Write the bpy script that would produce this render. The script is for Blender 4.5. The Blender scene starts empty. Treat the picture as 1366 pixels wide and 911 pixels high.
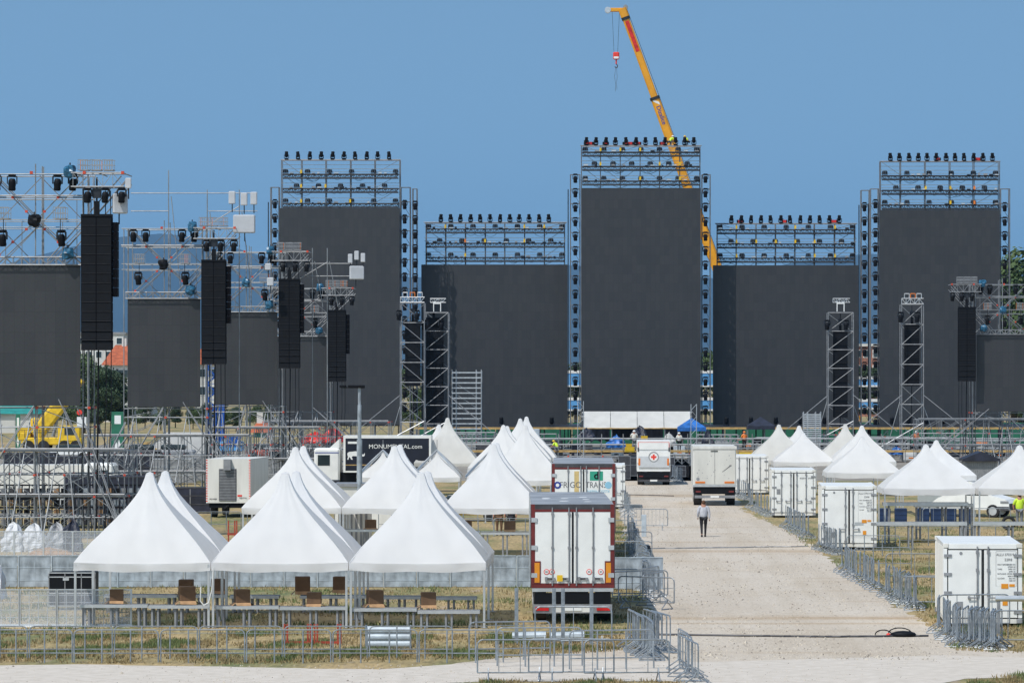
import bpy, math, random
import numpy as np
from mathutils import Vector, Matrix, noise as mnoise
random.seed(11); rng = np.random.default_rng(5)
PI = math.pi; R = math.radians
sc = bpy.context.scene; COL = sc.collection

# ---------------------------------------------------------------- camera (height 7.8 m, level, looking along the gravel road)
H = 7.8; F = 5280.0; CX = 822.0; CY = 504.0; PW = 1366.0; PH = 911.0
cd = bpy.data.cameras.new('camera'); cam = bpy.data.objects.new('camera', cd); COL.objects.link(cam)
cam.location = (0, 0, H); cam.rotation_euler = (R(90), 0, 0)
cd.sensor_width = 36; cd.lens = F / PW * 36
cd.shift_x = -(CX - PW / 2) / PW; cd.shift_y = (CY - PH / 2) / PW
cd.clip_start = 1; cd.clip_end = 60000
sc.camera = cam
# ---------------------------------------------------------------- sky and sun
w = bpy.data.worlds.new('World'); sc.world = w; w.use_nodes = True
nt = w.node_tree; bg = nt.nodes['Background']
sky = nt.nodes.new('ShaderNodeTexSky'); sky.sky_type = 'NISHITA'; sky.sun_disc = False
sky.sun_elevation = R(54); sky.sun_rotation = R(217); sky.altitude = 100
sky.air_density = 1.0; sky.dust_density = 1.2; sky.ozone_density = 2.0
tint = nt.nodes.new('ShaderNodeMix'); tint.data_type = 'RGBA'; tint.blend_type = 'MULTIPLY'
tint.inputs[0].default_value = 1.0; tint.inputs[7].default_value = (1.0, 1.13, 1.03, 1)
tc = nt.nodes.new('ShaderNodeTexCoord'); mp = nt.nodes.new('ShaderNodeMapping'); mp.vector_type = 'POINT'
mp.inputs['Location'].default_value = (0, 0, 0.22); mp.inputs['Scale'].default_value = (1, 1, 1.3)
nt.links.new(tc.outputs['Generated'], mp.inputs['Vector']); nt.links.new(mp.outputs[0], sky.inputs['Vector'])
nt.links.new(sky.outputs[0], tint.inputs[6]); nt.links.new(tint.outputs[2], bg.inputs['Color'])
bg.inputs['Strength'].default_value = 0.15
sl = bpy.data.lights.new('sun', 'SUN'); sl.energy = 3.7; sl.angle = R(0.5); sl.color = (1, .955, .89)
so = bpy.data.objects.new('sun', sl); COL.objects.link(so); so.location = (-50, -50, 120)
so.rotation_euler = Vector((-.42, -.55, 1)).to_track_quat('Z', 'Y').to_euler()
sc.view_settings.view_transform = 'Standard'; sc.view_settings.look = 'None'
sc.view_settings.exposure = 0.05; sc.view_settings.gamma = 1

# ---------------------------------------------------------------- pixel <-> place
def X(px, D): return (px - CX) * D / F
def Z(py, D): return H - (py - CY) * D / F
def DG(py): return H * F / (py - CY)
def G(px, py): D = DG(py); return (X(px, D), D, 0.0)

# ---------------------------------------------------------------- materials
def mat(name, col, rough=.6, metal=0., var=.12, scale=3., bump=0., col2=None, spec=None, stretch=None):
    m = bpy.data.materials.new(name); m.use_nodes = True; n = m.node_tree; b = n.nodes['Principled BSDF']
    b.inputs['Roughness'].default_value = rough; b.inputs['Metallic'].default_value = metal
    if spec is not None: b.inputs['Specular IOR Level'].default_value = spec
    if col2 is None: col2 = tuple(min(1, c * (1 - 2 * var)) for c in col)
    t = n.nodes.new('ShaderNodeTexCoord'); nz = n.nodes.new('ShaderNodeTexNoise')
    nz.inputs['Scale'].default_value = scale; nz.inputs['Detail'].default_value = 5
    src = t.outputs['Object']
    if stretch:
        mm = n.nodes.new('ShaderNodeMapping'); mm.inputs['Scale'].default_value = stretch
        n.links.new(src, mm.inputs[0]); src = mm.outputs[0]
    n.links.new(src, nz.inputs['Vector'])
    r = n.nodes.new('ShaderNodeValToRGB'); r.color_ramp.elements[0].position = .35; r.color_ramp.elements[1].position = .65
    r.color_ramp.elements[0].color = (*col2, 1); r.color_ramp.elements[1].color = (*col, 1)
    n.links.new(nz.outputs[0], r.inputs[0]); n.links.new(r.outputs[0], b.inputs['Base Color'])
    if bump:
        bp = n.nodes.new('ShaderNodeBump'); bp.inputs['Strength'].default_value = bump; bp.inputs['Distance'].default_value = .03
        n.links.new(nz.outputs[0], bp.inputs['Height']); n.links.new(bp.outputs[0], b.inputs['Normal'])
    return m
M = {}
M['steel'] = mat('galvanised_steel', (.31, .33, .35), .55, .35, .15, 2)
M['steelfar'] = mat('weathered_steel', (.24, .25, .27), .5, .4, .15, 1)
M['towertube'] = mat('tower_tube', (.33, .34, .36), .55, .35, .15, 3)
M['alu'] = mat('aluminium', (.66, .67, .68), .35, .6, .08, 3)
M['barrier'] = mat('barrier_galvanised', (.36, .40, .44), .42, .5, .2, 5)
M['red'] = mat('red_coupler', (.62, .07, .03), .5)
M['black'] = mat('black_paint', (.008, .009, .012), .55, 0, .1, spec=.15)
M['blackmet'] = mat('black_truss', (.03, .035, .045), .45, .3, .2)
M['speaker'] = mat('speaker_black', (.004, .004, .006), .75, 0, .2, 4, spec=.08)
M['speakerb'] = mat('speaker_edge', (.05, .05, .055), .5, 0, .2, 4)
M['lens'] = mat('lamp_lens', (.05, .06, .08), .15, 0, .1)
M['tarpblue'] = mat('blue_plastic', (.03, .16, .30), .35, 0, .3, 6, .4)
M['tarpdark'] = mat('dark_tarp', (.022, .026, .05), .55, 0, .3, 2, .6)
M['tarpred'] = mat('red_tarp', (.75, .03, .02), .4, 0, .25, 2, .8)
M['tarpbright'] = mat('bright_blue_tarp', (.03, .17, .55), .4, 0, .25, 2, .8)
M['canvas'] = mat('tent_fabric', (.84, .84, .85), .6, 0, .04, 1.3, .5, stretch=(1, 1, .35))
M['canvaswarm'] = mat('canopy_fabric', (.74, .73, .70), .6, 0, .06, 1.2, .3)
M['white'] = mat('white_paint', (.82, .83, .82), .4, 0, .05, 1.5)
M['offwhite'] = mat('aged_white_paint', (.76, .75, .71), .45, 0, .09, 2.2, .05, stretch=(1, 1, .2))
M['dirtywhite'] = mat('dirty_white', (.70, .69, .64), .5, 0, .09, 1.2, .05, stretch=(1, 1, .25))
M['roofgrey'] = mat('truck_roof', (.40, .41, .43), .5, .2, .2, .6)
M['grey'] = mat('grey_paint', (.30, .31, .33), .5, .1, .15, 3)
M['darkgrey'] = mat('dark_grey', (.07, .07, .08), .55, .1, .2, 3)
M['rubber'] = mat('tyre_rubber', (.02, .02, .02), .8, 0, .2, 5)
M['maroon'] = mat('maroon_frame', (.17, .022, .02), .45, 0, .15, 3)
M['redlight'] = mat('red_lamp_lens', (.62, .02, .02), .2)
M['amber'] = mat('amber_reflector', (.78, .30, .02), .35, 0, .1)
M['orange'] = mat('orange_paint', (.80, .22, .03), .4, 0, .1)
M['yellow'] = mat('yellow_paint', (.80, .52, .02), .4, 0, .12, 2)
M['crane'] = mat('crane_orange_yellow', (.82, .36, .015), .4, 0, .1, .8)
M['ply'] = mat('plywood_edge', (.55, .36, .13), .6, 0, .2, 2)
M['yellowfade'] = mat('faded_yellow', (.66, .50, .22), .5, 0, .1)
M['lightgrey'] = mat('light_grey_lift', (.56, .59, .62), .45, 0, .06, 2)
M['antenna'] = mat('antenna_housing', (.50, .52, .56), .5, 0, .05, 2)
M['wood'] = mat('bench_grey_wood', (.30, .31, .33), .6, .1, .25, 4, stretch=(1, 8, 8))
M['card'] = mat('cardboard', (.17, .095, .05), .8, 0, .15, 3)
M['cardin'] = mat('cardboard_inside', (.42, .25, .13), .8, 0, .15, 3)
M['wall'] = mat('barrier_plate', (.44, .50, .56), .42, .1, .26, 3.2, .3, stretch=(1, 1, .6))
M['wallrib'] = mat('barrier_rib', (.52, .59, .65), .4, .1, .15, 3)
M['green'] = mat('green_banner', (.02, .17, .10), .6, 0, .15, 1)
M['teal'] = mat('teal_roof', (.02, .30, .26), .5, 0, .15, 1)
M['bluedark'] = mat('blue_crate_plastic', (.014, .04, .12), .5, 0, .2, 2)
M['blue'] = mat('blue_paint', (.02, .11, .46), .4, 0, .15, 1)
M['skyblue'] = mat('blue_hoarding', (.12, .38, .75), .5, 0, .1, 1)
M['navy'] = mat('navy_truck_side', (.012, .014, .028), .35, 0, .2, 1)
M['rust'] = mat('rust_red_paint', (.42, .06, .03), .5, 0, .15, 4)
M['glass'] = mat('dark_window', (.03, .045, .05), .1, 0, .2, 1)
M['brick'] = mat('brick_wall', (.36, .16, .11), .8, 0, .2, 1)
M['plaster'] = mat('plaster_wall', (.62, .62, .60), .8, 0, .1, .3)
M['rooftile'] = mat('roof_tiles', (.48, .12, .05), .8, 0, .2, 1.5)
M['bark'] = mat('bark', (.12, .09, .06), .9, 0, .25, 3)
M['leaf1'] = mat('leaves_mid', (.075, .12, .035), .7, 0, .3, .35, col2=(.035, .065, .02))
M['leaf2'] = mat('leaves_dark', (.045, .08, .03), .7, 0, .3, .35, col2=(.02, .04, .016))
M['hiviz'] = mat('hi_vis', (.62, .85, .05), .6, 0, .1)
M['skin'] = mat('skin', (.42, .21, .14), .55, 0, .08, 8)
M['hair'] = mat('hair_brown', (.10, .045, .02), .8)
M['shirtgrey'] = mat('shirt_grey', (.50, .51, .56), .8, 0, .08, 6, .2)
M['shirtwhite'] = mat('shirt_white', (.72, .70, .64), .8, 0, .06, 6, .2)
M['trousers'] = mat('trousers_black', (.015, .015, .02), .8, 0, .1, 6)
M['trousersgrey'] = mat('trousers_grey', (.20, .21, .24), .8, 0, .1, 6)
M['redcross'] = mat('red_cross_red', (.75, .05, .03), .5, 0, .02)
M['inkblue'] = mat('lettering_dark_blue', (.02, .05, .30), .5, 0, .05)
M['inkgrey'] = mat('lettering_grey', (.14, .14, .15), .5, 0, .05)
M['inklight'] = mat('lettering_light_blue', (.28, .55, .72), .5, 0, .05)
M['decalgreen'] = mat('decal_green', (.03, .33, .22), .5, 0, .05)
M['bagwhite'] = mat('white_bag_fabric', (.66, .67, .70), .6, 0, .12, 3, .8)

for k_ in ('canvas', 'canvaswarm'):              # thin fabric lets some light through
    n = M[k_].node_tree; b = n.nodes['Principled BSDF']; t_ = n.nodes.new('ShaderNodeBsdfTranslucent'); t_.inputs[0].default_value = (.92, .93, .95, 1)
    mx = n.nodes.new('ShaderNodeMixShader'); mx.inputs[0].default_value = .38; n.links.new(b.outputs[0], mx.inputs[1]); n.links.new(t_.outputs[0], mx.inputs[2])
    n.links.new(mx.outputs[0], n.nodes['Material Output'].inputs['Surface'])
def led_mat():                                   # LED wall: dark tiles of 0.5 m with faint tone differences and seams
    m = bpy.data.materials.new('led_screen_surface'); m.use_nodes = True; n = m.node_tree; b = n.nodes['Principled BSDF']
    t = n.nodes.new('ShaderNodeTexCoord'); mm = n.nodes.new('ShaderNodeMapping'); mm.inputs['Rotation'].default_value = (R(90), 0, 0)
    br = n.nodes.new('ShaderNodeTexBrick'); br.offset = 0; br.inputs['Scale'].default_value = 1
    br.inputs['Brick Width'].default_value = .5; br.inputs['Row Height'].default_value = 1.0; br.inputs['Mortar Size'].default_value = .008
    br.inputs['Color1'].default_value = (.033, .035, .040, 1); br.inputs['Color2'].default_value = (.042, .043, .047, 1)
    br.inputs['Mortar'].default_value = (.022, .023, .027, 1)
    n.links.new(t.outputs['Object'], mm.inputs[0]); n.links.new(mm.outputs[0], br.inputs['Vector'])
    nz = n.nodes.new('ShaderNodeTexNoise'); nz.inputs['Scale'].default_value = 9; nz.inputs['Detail'].default_value = 6
    n.links.new(t.outputs['Object'], nz.inputs['Vector'])
    mx = n.nodes.new('ShaderNodeMix'); mx.data_type = 'RGBA'; mx.blend_type = 'OVERLAY'; mx.inputs[0].default_value = .35
    n.links.new(br.outputs[0], mx.inputs[6]); n.links.new(nz.outputs[1], mx.inputs[7])
    n2 = n.nodes.new('ShaderNodeTexNoise'); n2.inputs['Scale'].default_value = .35; n2.inputs['Detail'].default_value = 3; n.links.new(t.outputs['Object'], n2.inputs['Vector'])
    r2 = n.nodes.new('ShaderNodeMapRange'); r2.inputs['From Min'].default_value = .35; r2.inputs['From Max'].default_value = .65; r2.inputs['To Min'].default_value = .40; r2.inputs['To Max'].default_value = .45; n.links.new(n2.outputs[0], r2.inputs[0]); n.links.new(r2.outputs[0], b.inputs['Roughness'])
    m3 = n.nodes.new('ShaderNodeMapRange'); m3.inputs['From Min'].default_value = .3; m3.inputs['From Max'].default_value = .7; m3.inputs['To Min'].default_value = .86; m3.inputs['To Max'].default_value = .91; n.links.new(n2.outputs[0], m3.inputs[0])
    v3 = n.nodes.new('ShaderNodeVectorMath'); v3.operation = 'SCALE'; n.links.new(mx.outputs[2], v3.inputs[0]); n.links.new(m3.outputs[0], v3.inputs['Scale']); n.links.new(v3.outputs[0], b.inputs['Base Color'])
    return m
M['led'] = led_mat()

def clear_mat():                                 # dusty clear sheet behind the fence grid
    m = bpy.data.materials.new('clear_fence_sheet'); m.use_nodes = True; n = m.node_tree
    out = n.nodes['Material Output']; b = n.nodes['Principled BSDF']; b.inputs['Base Color'].default_value = (.62, .66, .72, 1)
    b.inputs['Roughness'].default_value = .3
    tr = n.nodes.new('ShaderNodeBsdfTransparent'); mx = n.nodes.new('ShaderNodeMixShader'); mx.inputs[0].default_value = .22
    n.links.new(tr.outputs[0], mx.inputs[1]); n.links.new(b.outputs[0], mx.inputs[2]); n.links.new(mx.outputs[0], out.inputs[0])
    return m
M['clear'] = clear_mat()

# ---------------------------------------------------------------- mesh builder
class MB:
    def __init__(s): s.v = []; s.f = []; s.m = []; s.mats = []
    def mi(s, name):
        if name not in s.mats: s.mats.append(name)
        return s.mats.index(name)
    def poly(s, pts, m):
        b = len(s.v); s.v += [tuple(p) for p in pts]; s.f.append(tuple(range(b, b + len(pts)))); s.m.append(s.mi(m)); return s
    def faces(s, vs, fs, m):
        b = len(s.v); k = s.mi(m); s.v += [tuple(p) for p in vs]
        for f in fs: s.f.append(tuple(b + i for i in f)); s.m.append(k)
        return s
    def box(s, x0, x1, y0, y1, z0, z1, m, rz=0, bev=0):
        if bev:
            c = bev
            vs = []
            for z, q in ((z0, c), (z0 + c, 0), (z1 - c, 0), (z1, c)):
                vs += [(x0 + q + c, y0 + q, z), (x1 - q - c, y0 + q, z), (x1 - q, y0 + q + c, z), (x1 - q, y1 - q - c, z),
                       (x1 - q - c, y1 - q, z), (x0 + q + c, y1 - q, z), (x0 + q, y1 - q - c, z), (x0 + q, y0 + q + c, z)]
            fs = [tuple(range(7, -1, -1)), tuple(range(24, 32))]
            for k in range(3):
                for i in range(8): fs.append((k * 8 + i, k * 8 + (i + 1) % 8, k * 8 + 8 + (i + 1) % 8, k * 8 + 8 + i))
        else:
            vs = [(x0, y0, z0), (x1, y0, z0), (x1, y1, z0), (x0, y1, z0), (x0, y0, z1), (x1, y0, z1), (x1, y1, z1), (x0, y1, z1)]
            fs = [(0, 3, 2, 1), (4, 5, 6, 7), (0, 1, 5, 4), (1, 2, 6, 5), (2, 3, 7, 6), (3, 0, 4, 7)]
        if rz:
            cx, cy = (x0 + x1) / 2, (y0 + y1) / 2; c_, s_ = math.cos(rz), math.sin(rz)
            vs = [(cx + (a - cx) * c_ - (b - cy) * s_, cy + (a - cx) * s_ + (b - cy) * c_, z) for a, b, z in vs]
        return s.faces(vs, fs, m)
    def tube(s, p, q, r, m, n=5, r2=None, cap=True):
        p = Vector(p); q = Vector(q); d = q - p
        if d.length < 1e-6: return s
        d.normalize(); a = d.orthogonal().normalized(); b = d.cross(a); r2 = r if r2 is None else r2
        vs = [p + (a * math.cos(2 * PI * i / n) + b * math.sin(2 * PI * i / n)) * r for i in range(n)] + \
             [q + (a * math.cos(2 * PI * i / n) + b * math.sin(2 * PI * i / n)) * r2 for i in range(n)]
        fs = [(i, (i + 1) % n, n + (i + 1) % n, n + i) for i in range(n)]
        if cap: fs += [tuple(range(n - 1, -1, -1)), tuple(range(n, 2 * n))]
        return s.faces(vs, fs, m)
    def path(s, pts, r, m, n=5):
        for a, b in zip(pts, pts[1:]): s.tube(a, b, r, m, n)
        return s
    def ball(s, c, r, m, n=8, k=6, sc=(1, 1, 1)):
        vs = []
        for j in range(k + 1):
            t = PI * j / k
            for i in range(n):
                a = 2 * PI * i / n
                vs.append((c[0] + r * sc[0] * math.sin(t) * math.cos(a), c[1] + r * sc[1] * math.sin(t) * math.sin(a), c[2] + r * sc[2] * math.cos(t)))
        fs = [(j * n + i, (j + 1) * n + i, (j + 1) * n + (i + 1) % n, j * n + (i + 1) % n) for j in range(k) for i in range(n)]
        return s.faces(vs, fs, m)
    def truss(s, p, q, h, r, m, bay=None, up=(0, 0, 1), depth=0):
        """flat or box lattice girder from p to q, height h along up, optional depth along y"""
        p = Vector(p); q = Vector(q); u = Vector(up) * h; L = (q - p).length; n = max(1, round(L / (bay or h * 1.2)))
        for dy in ((0, depth) if depth else (0,)):
            o = Vector((0, dy, 0)); s.tube(p + o, q + o, r, m); s.tube(p + u + o, q + u + o, r, m)
            for i in range(n):
                a = p.lerp(q, i / n) + o; b = p.lerp(q, (i + 1) / n) + o
                if i % 2: s.tube(a, b + u, r * .6, m, 4)
                else: s.tube(a + u, b, r * .6, m, 4)
                s.tube(a, a + u, r * .6, m, 4)
        return s
    def mesh(s, name, smooth=False):
        me = bpy.data.meshes.new(name); me.from_pydata(s.v, [], s.f); me.update()
        for k in s.mats: me.materials.append(M[k])
        me.polygons.foreach_set('material_index', s.m)
        if smooth: me.polygons.foreach_set('use_smooth', [True] * len(me.polygons))
        return me
    def build(s, name, parent=None, loc=(0, 0, 0), rz=0, smooth=False):
        o = bpy.data.objects.new(name, s.mesh(name, smooth)); COL.objects.link(o); o.location = loc; o.rotation_euler = (0, 0, rz)
        if parent: o.parent = parent
        return o
def tag(o, label=None, cat=None, group=None, kind=None):
    if label and len(label.split()) > 16: print('LONG', label)
    if label: o['label'] = label
    if cat: o['category'] = cat
    if group: o['group'] = group
    if kind or cat: o['kind'] = kind or 'thing'
    return o
def thing(name, label, cat, loc=(0, 0, 0), rz=0, group=None):
    o = bpy.data.objects.new(name, None); COL.objects.link(o); o.empty_display_size = .2
    o.location = loc; o.rotation_euler = (0, 0, rz); return tag(o, label, cat, group)
KIDS = {}
def dup(o, loc, rz=None, label=None, group=None, parent=None, scale=None):
    c = o.copy(); COL.objects.link(c)
    if parent: c.parent = parent
    else:
        c.location = loc
        if rz is not None: c.rotation_euler = (0, 0, rz)
        if scale is not None: c.scale = scale if hasattr(scale, '__len__') else (scale,) * 3
        if label: c['label'] = label
        if label and len(label.split()) > 16: print('LONG', label)
        if group: c['group'] = group
    if o.name not in KIDS: KIDS[o.name] = list(o.children)
    for ch in KIDS[o.name]: dup(ch, None, parent=c)
    return c
class Proto:
    """first call moves the built thing itself, later calls copy it"""
    def __init__(s, o): s.o = o; s.used = False
    def at(s, loc, rz=0, label=None, group=None, scale=None):
        if s.used: return dup(s.o, loc, rz, label, group, scale=scale)
        s.used = True; o = s.o; o.location = loc; o.rotation_euler = (0, 0, rz)
        if scale is not None: o.scale = scale if hasattr(scale, '__len__') else (scale,) * 3
        if label: o['label'] = label
        if group: o['group'] = group
        return o
def text(s, size, m, parent, loc, rz=0, name='lettering', bold=0., ext=.004, align='CENTER', sx=1., flat=False):
    cu = bpy.data.curves.new(name, 'FONT'); cu.body = s; cu.size = size; cu.align_x = align; cu.align_y = 'CENTER'; cu.extrude = ext; cu.offset = bold
    cu.resolution_u = 3
    t = bpy.data.objects.new('tmp', cu); COL.objects.link(t); bpy.context.view_layer.update()
    me = bpy.data.meshes.new_from_object(t.evaluated_get(bpy.context.evaluated_depsgraph_get()))
    bpy.data.objects.remove(t); me.materials.clear(); me.materials.append(M[m])
    o = bpy.data.objects.new(name, me); COL.objects.link(o); o.parent = parent; o.location = loc
    o.rotation_euler = (R(90), 0, rz); o.scale = (sx, 1, 1); return o
ORD = ['first', 'second', 'third', 'fourth', 'fifth', 'sixth', 'seventh', 'eighth', 'ninth', 'tenth', 'eleventh', 'twelfth', 'thirteenth',
       'fourteenth', 'fifteenth', 'sixteenth', 'seventeenth', 'eighteenth', 'nineteenth', 'twentieth', 'twenty-first', 'twenty-second',
       'twenty-third', 'twenty-fourth']

# ================================================================ SETTING
def grid_sheet(name, x0, x1, y0, y1, z, m):
    o = MB().poly([(x0, y0, z), (x1, y0, z), (x1, y1, z), (x0, y1, z)], m).build(name); return tag(o, kind='structure')
def ground_mat():
    m = bpy.data.materials.new('dry_grass_ground'); m.use_nodes = True; n = m.node_tree; b = n.nodes['Principled BSDF']; b.inputs['Roughness'].default_value = .9
    t = n.nodes.new('ShaderNodeTexCoord')
    def nz(scale, det=6, st=(1, 1, 1)):
        mm = n.nodes.new('ShaderNodeMapping'); mm.inputs['Scale'].default_value = st; n.links.new(t.outputs['Object'], mm.inputs[0])
        z = n.nodes.new('ShaderNodeTexNoise'); z.inputs['Scale'].default_value = scale; z.inputs['Detail'].default_value = det
        n.links.new(mm.outputs[0], z.inputs['Vector']); return z
    a = nz(.35, 6, (1, .35, 1)); c = nz(7, 8, (1, .15, 1)); d = nz(.9, 4, (1, .3, 1))
    r = n.nodes.new('ShaderNodeValToRGB'); e = r.color_ramp.elements
    e[0].position = .40; e[0].color = (.37, .27, .13, 1); e[1].position = .68; e[1].color = (.14, .155, .055, 1)
    x = e.new(.5); x.color = (.29, .225, .10, 1)
    n.links.new(a.outputs[0], r.inputs[0])
    mx = n.nodes.new('ShaderNodeMix'); mx.data_type = 'RGBA'; mx.blend_type = 'OVERLAY'; mx.inputs[0].default_value = .8
    n.links.new(r.outputs[0], mx.inputs[6]); n.links.new(c.outputs[0], mx.inputs[7])
    # bare earth patches
    r2 = n.nodes.new('ShaderNodeValToRGB'); r2.color_ramp.elements[0].position = .62; r2.color_ramp.elements[1].position = .72
    n.links.new(d.outputs[0], r2.inputs[0])
    m2 = n.nodes.new('ShaderNodeMix'); m2.data_type = 'RGBA'; m2.inputs[7].default_value = (.36, .28, .20, 1)
    n.links.new(r2.outputs[0], m2.inputs[0]); n.links.new(mx.outputs[2], m2.inputs[6])
    n.links.new(m2.outputs[2], b.inputs['Base Color'])
    return m
M['ground'] = ground_mat()
def gravel_mat():
    m = bpy.data.materials.new('pale_gravel'); m.use_nodes = True; n = m.node_tree; b = n.nodes['Principled BSDF']; b.inputs['Roughness'].default_value = .95
    t = n.nodes.new('ShaderNodeTexCoord')
    def nz(scale, det=6, st=(1, 1, 1), rough=.6):
        mm = n.nodes.new('ShaderNodeMapping'); mm.inputs['Scale'].default_value = st; n.links.new(t.outputs['Object'], mm.inputs[0])
        z = n.nodes.new('ShaderNodeTexNoise'); z.inputs['Scale'].default_value = scale; z.inputs['Detail'].default_value = det; z.inputs['Roughness'].default_value = rough
        n.links.new(mm.outputs[0], z.inputs['Vector']); return z
    def ramp(src, p0, c0, p1, c1):
        r = n.nodes.new('ShaderNodeValToRGB'); r.color_ramp.elements[0].position = p0; r.color_ramp.elements[0].color = c0
        r.color_ramp.elements[1].position = p1; r.color_ramp.elements[1].color = c1; n.links.new(src, r.inputs[0]); return r
    def mul(a, bsock, f=1., mode='MULTIPLY'):
        x = n.nodes.new('ShaderNodeMix'); x.data_type = 'RGBA'; x.blend_type = mode; x.inputs[0].default_value = f
        n.links.new(a, x.inputs[6]); n.links.new(bsock, x.inputs[7]); return x.outputs[2]
    base = ramp(nz(.22, 6, (1, .3, 1)).outputs[0], .35, (.50, .43, .35, 1), .62, (.565, .50, .425, 1))
    fine = ramp(nz(9, 8, (1, .12, 1), .8).outputs[0], .34, (.76, .74, .71, 1), .50, (1.0, 1.0, 1.0, 1))
    peb = ramp(nz(4.2, 3, (1, .1, 1), .9).outputs[0], .30, (.5, .48, .47, 1), .37, (1, 1, 1, 1))
    c = mul(base.outputs[0], fine.outputs[0]); c = mul(c, peb.outputs[0])
    rut = ramp(nz(1.0, 3, (1.1, .03, 1), .5).outputs[0], .40, (.94, .93, .91, 1), .56, (1, 1, 1, 1)); c = mul(c, rut.outputs[0])
    track = ramp(nz(.3, 4, (.12, .7, 1), .6).outputs[0], .30, (.84, .77, .68, 1), .42, (1, 1, 1, 1))
    c = mul(c, track.outputs[0])
    sp = n.nodes.new('ShaderNodeSeparateXYZ'); n.links.new(t.outputs['Object'], sp.inputs[0]); wob = nz(.12, 3)
    for y0, wd in ((128.6, .9), (125.8, .35), (178.5, 1.6), (262, 3.)):     # bands of worn earth where vehicles cross
        def mth(op, a_, b_):
            q = n.nodes.new('ShaderNodeMath'); q.operation = op
            for i_, v_ in ((0, a_), (1, b_)):
                if v_ is None: continue
                if isinstance(v_, (int, float)): q.inputs[i_].default_value = v_
                else: n.links.new(v_, q.inputs[i_])
            return q.outputs[0]
        d_ = mth('ABSOLUTE', mth('SUBTRACT', mth('ADD', sp.outputs[1], mth('MULTIPLY', wob.outputs[0], wd * 2.2)), y0 + wd * 1.1), None)
        rp_ = ramp(mth('DIVIDE', d_, wd * 1.6), .15, (.80, .70, .58, 1), .95, (1, 1, 1, 1)); c = mul(c, rp_.outputs[0], .75)
    n.links.new(c, b.inputs['Base Color'])
    bp = n.nodes.new('ShaderNodeBump'); bp.inputs['Strength'].default_value = .5; bp.inputs['Distance'].default_value = .05
    z = nz(6, 8, (1, 1, 1), .7); n.links.new(z.outputs[0], bp.inputs['Height']); n.links.new(bp.outputs[0], b.inputs['Normal'])
    return m
M['gravel'] = gravel_mat()
M['pathmat'] = mat('pale_path', (.60, .54, .475), .9, 0, .1, 2.5, .2, col2=(.51, .455, .39))
M['asphalt'] = mat('stage_yard', (.30, .27, .23), .9, 0, .2, .5)

grid_sheet('ground', -16000, 16000, -400, 29000, 0, 'ground')
def strip(name, left, right, z, m):             # outline from ground pixels, edges roughened
    def rough(pts, amp):
        out = []
        for (a, b) in zip(pts, pts[1:]):
            n_ = max(2, int((Vector(b) - Vector(a)).length / .5))
            for i in range(n_):
                p = Vector(a).lerp(Vector(b), i / n_); k = mnoise.noise(Vector((p.x * .8, p.y * .5, 3))) + .5 * mnoise.noise(Vector((p.x * 3, p.y * 2, 7)))
                out.append((p.x + k * amp, p.y + k * amp * .4, 0))
        out.append(pts[-1]); return out
    L = rough([G(*p) for p in left], .45); Rr = rough([G(*p) for p in right], .45)
    pts = [(x, y, z) for x, y, _ in L] + [(x, y, z) for x, y, _ in reversed(Rr)]
    o = MB().poly(pts, m).build(name); return tag(o, kind='structure')
strip('gravel_road', [(560, 896), (640, 880), (858, 862), (876, 840), (862, 800), (850, 760), (840, 720), (828, 690), (824, 660), (822, 640), (822, 612)],
      [(1480, 896), (1400, 872), (1285, 862), (1262, 846), (1205, 812), (1170, 790), (1128, 764), (1100, 738), (1060, 712), (1030, 700), (990, 680), (975, 640), (960, 612)], .004, 'gravel')
strip('path', [(-500, 930), (-500, 900), (-200, 890), (100, 886), (300, 889), (500, 893), (640, 884), (870, 880), (900, 884), (1250, 874), (1500, 880), (2000, 885)],
      [(-500, 932), (400, 920), (640, 909), (900, 908), (1000, 925), (1200, 922), (1290, 905), (1500, 900), (2000, 900)], .008, 'pathmat')
grid_sheet('yard', -60, 70, 300, 470, .004, 'asphalt')

# grass blades near the camera, kept off the path and the gravel
def in_poly(x, y, poly):
    ins = False; j = len(poly) - 1
    for i in range(len(poly)):
        xi, yi = poly[i]; xj, yj = poly[j]
        if (yi > y) != (yj > y) and x < (xj - xi) * (y - yi) / (yj - yi) + xi: ins = not ins
        j = i
    return ins
def grass(name, areas, hmin, hmax, mts):
    vs = []; fs = []; mi = []
    for (pix, n_) in areas:
        poly = [G(*p)[:2] for p in pix]; xs = [p[0] for p in poly]; ys = [p[1] for p in poly]; c = 0
        for _ in range(n_):
            x = random.uniform(min(xs), max(xs)); y = random.uniform(min(ys), max(ys))
            if not in_poly(x, y, poly): continue
            dens = mnoise.noise(Vector((x * .5, y * .3, 0))) + .4 * mnoise.noise(Vector((x * 2, y * 1.5, 5)))
            if dens < random.uniform(-.35, .35): continue
            h = random.uniform(hmin, hmax) * (1 + max(0, dens)); a = random.uniform(0, PI); wd = .02; dx, dy = math.cos(a) * wd, math.sin(a) * wd
            lx, ly = random.uniform(-.5, .5) * h, random.uniform(-.5, .5) * h; b = len(vs)
            vs += [(x - dx, y - dy, 0), (x + dx, y + dy, 0), (x + lx, y + ly, h)]; fs.append((b, b + 1, b + 2)); mi.append(0 if dens > .22 else 1)
    me = bpy.data.meshes.new(name); me.from_pydata(vs, [], fs); me.update()
    for k in mts: me.materials.append(M[k])
    me.polygons.foreach_set('material_index', mi)
    o = bpy.data.objects.new(name, me); COL.objects.link(o); return tag(o, kind='stuff', label='short dry grass with green tufts beside path and road', cat='grass')
M['blade'] = mat('grass_blade_green', (.15, .19, .065), .8, 0, .2, 2)
M['bladedry'] = mat('grass_blade_dry', (.33, .25, .12), .8, 0, .2, 2)
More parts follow.
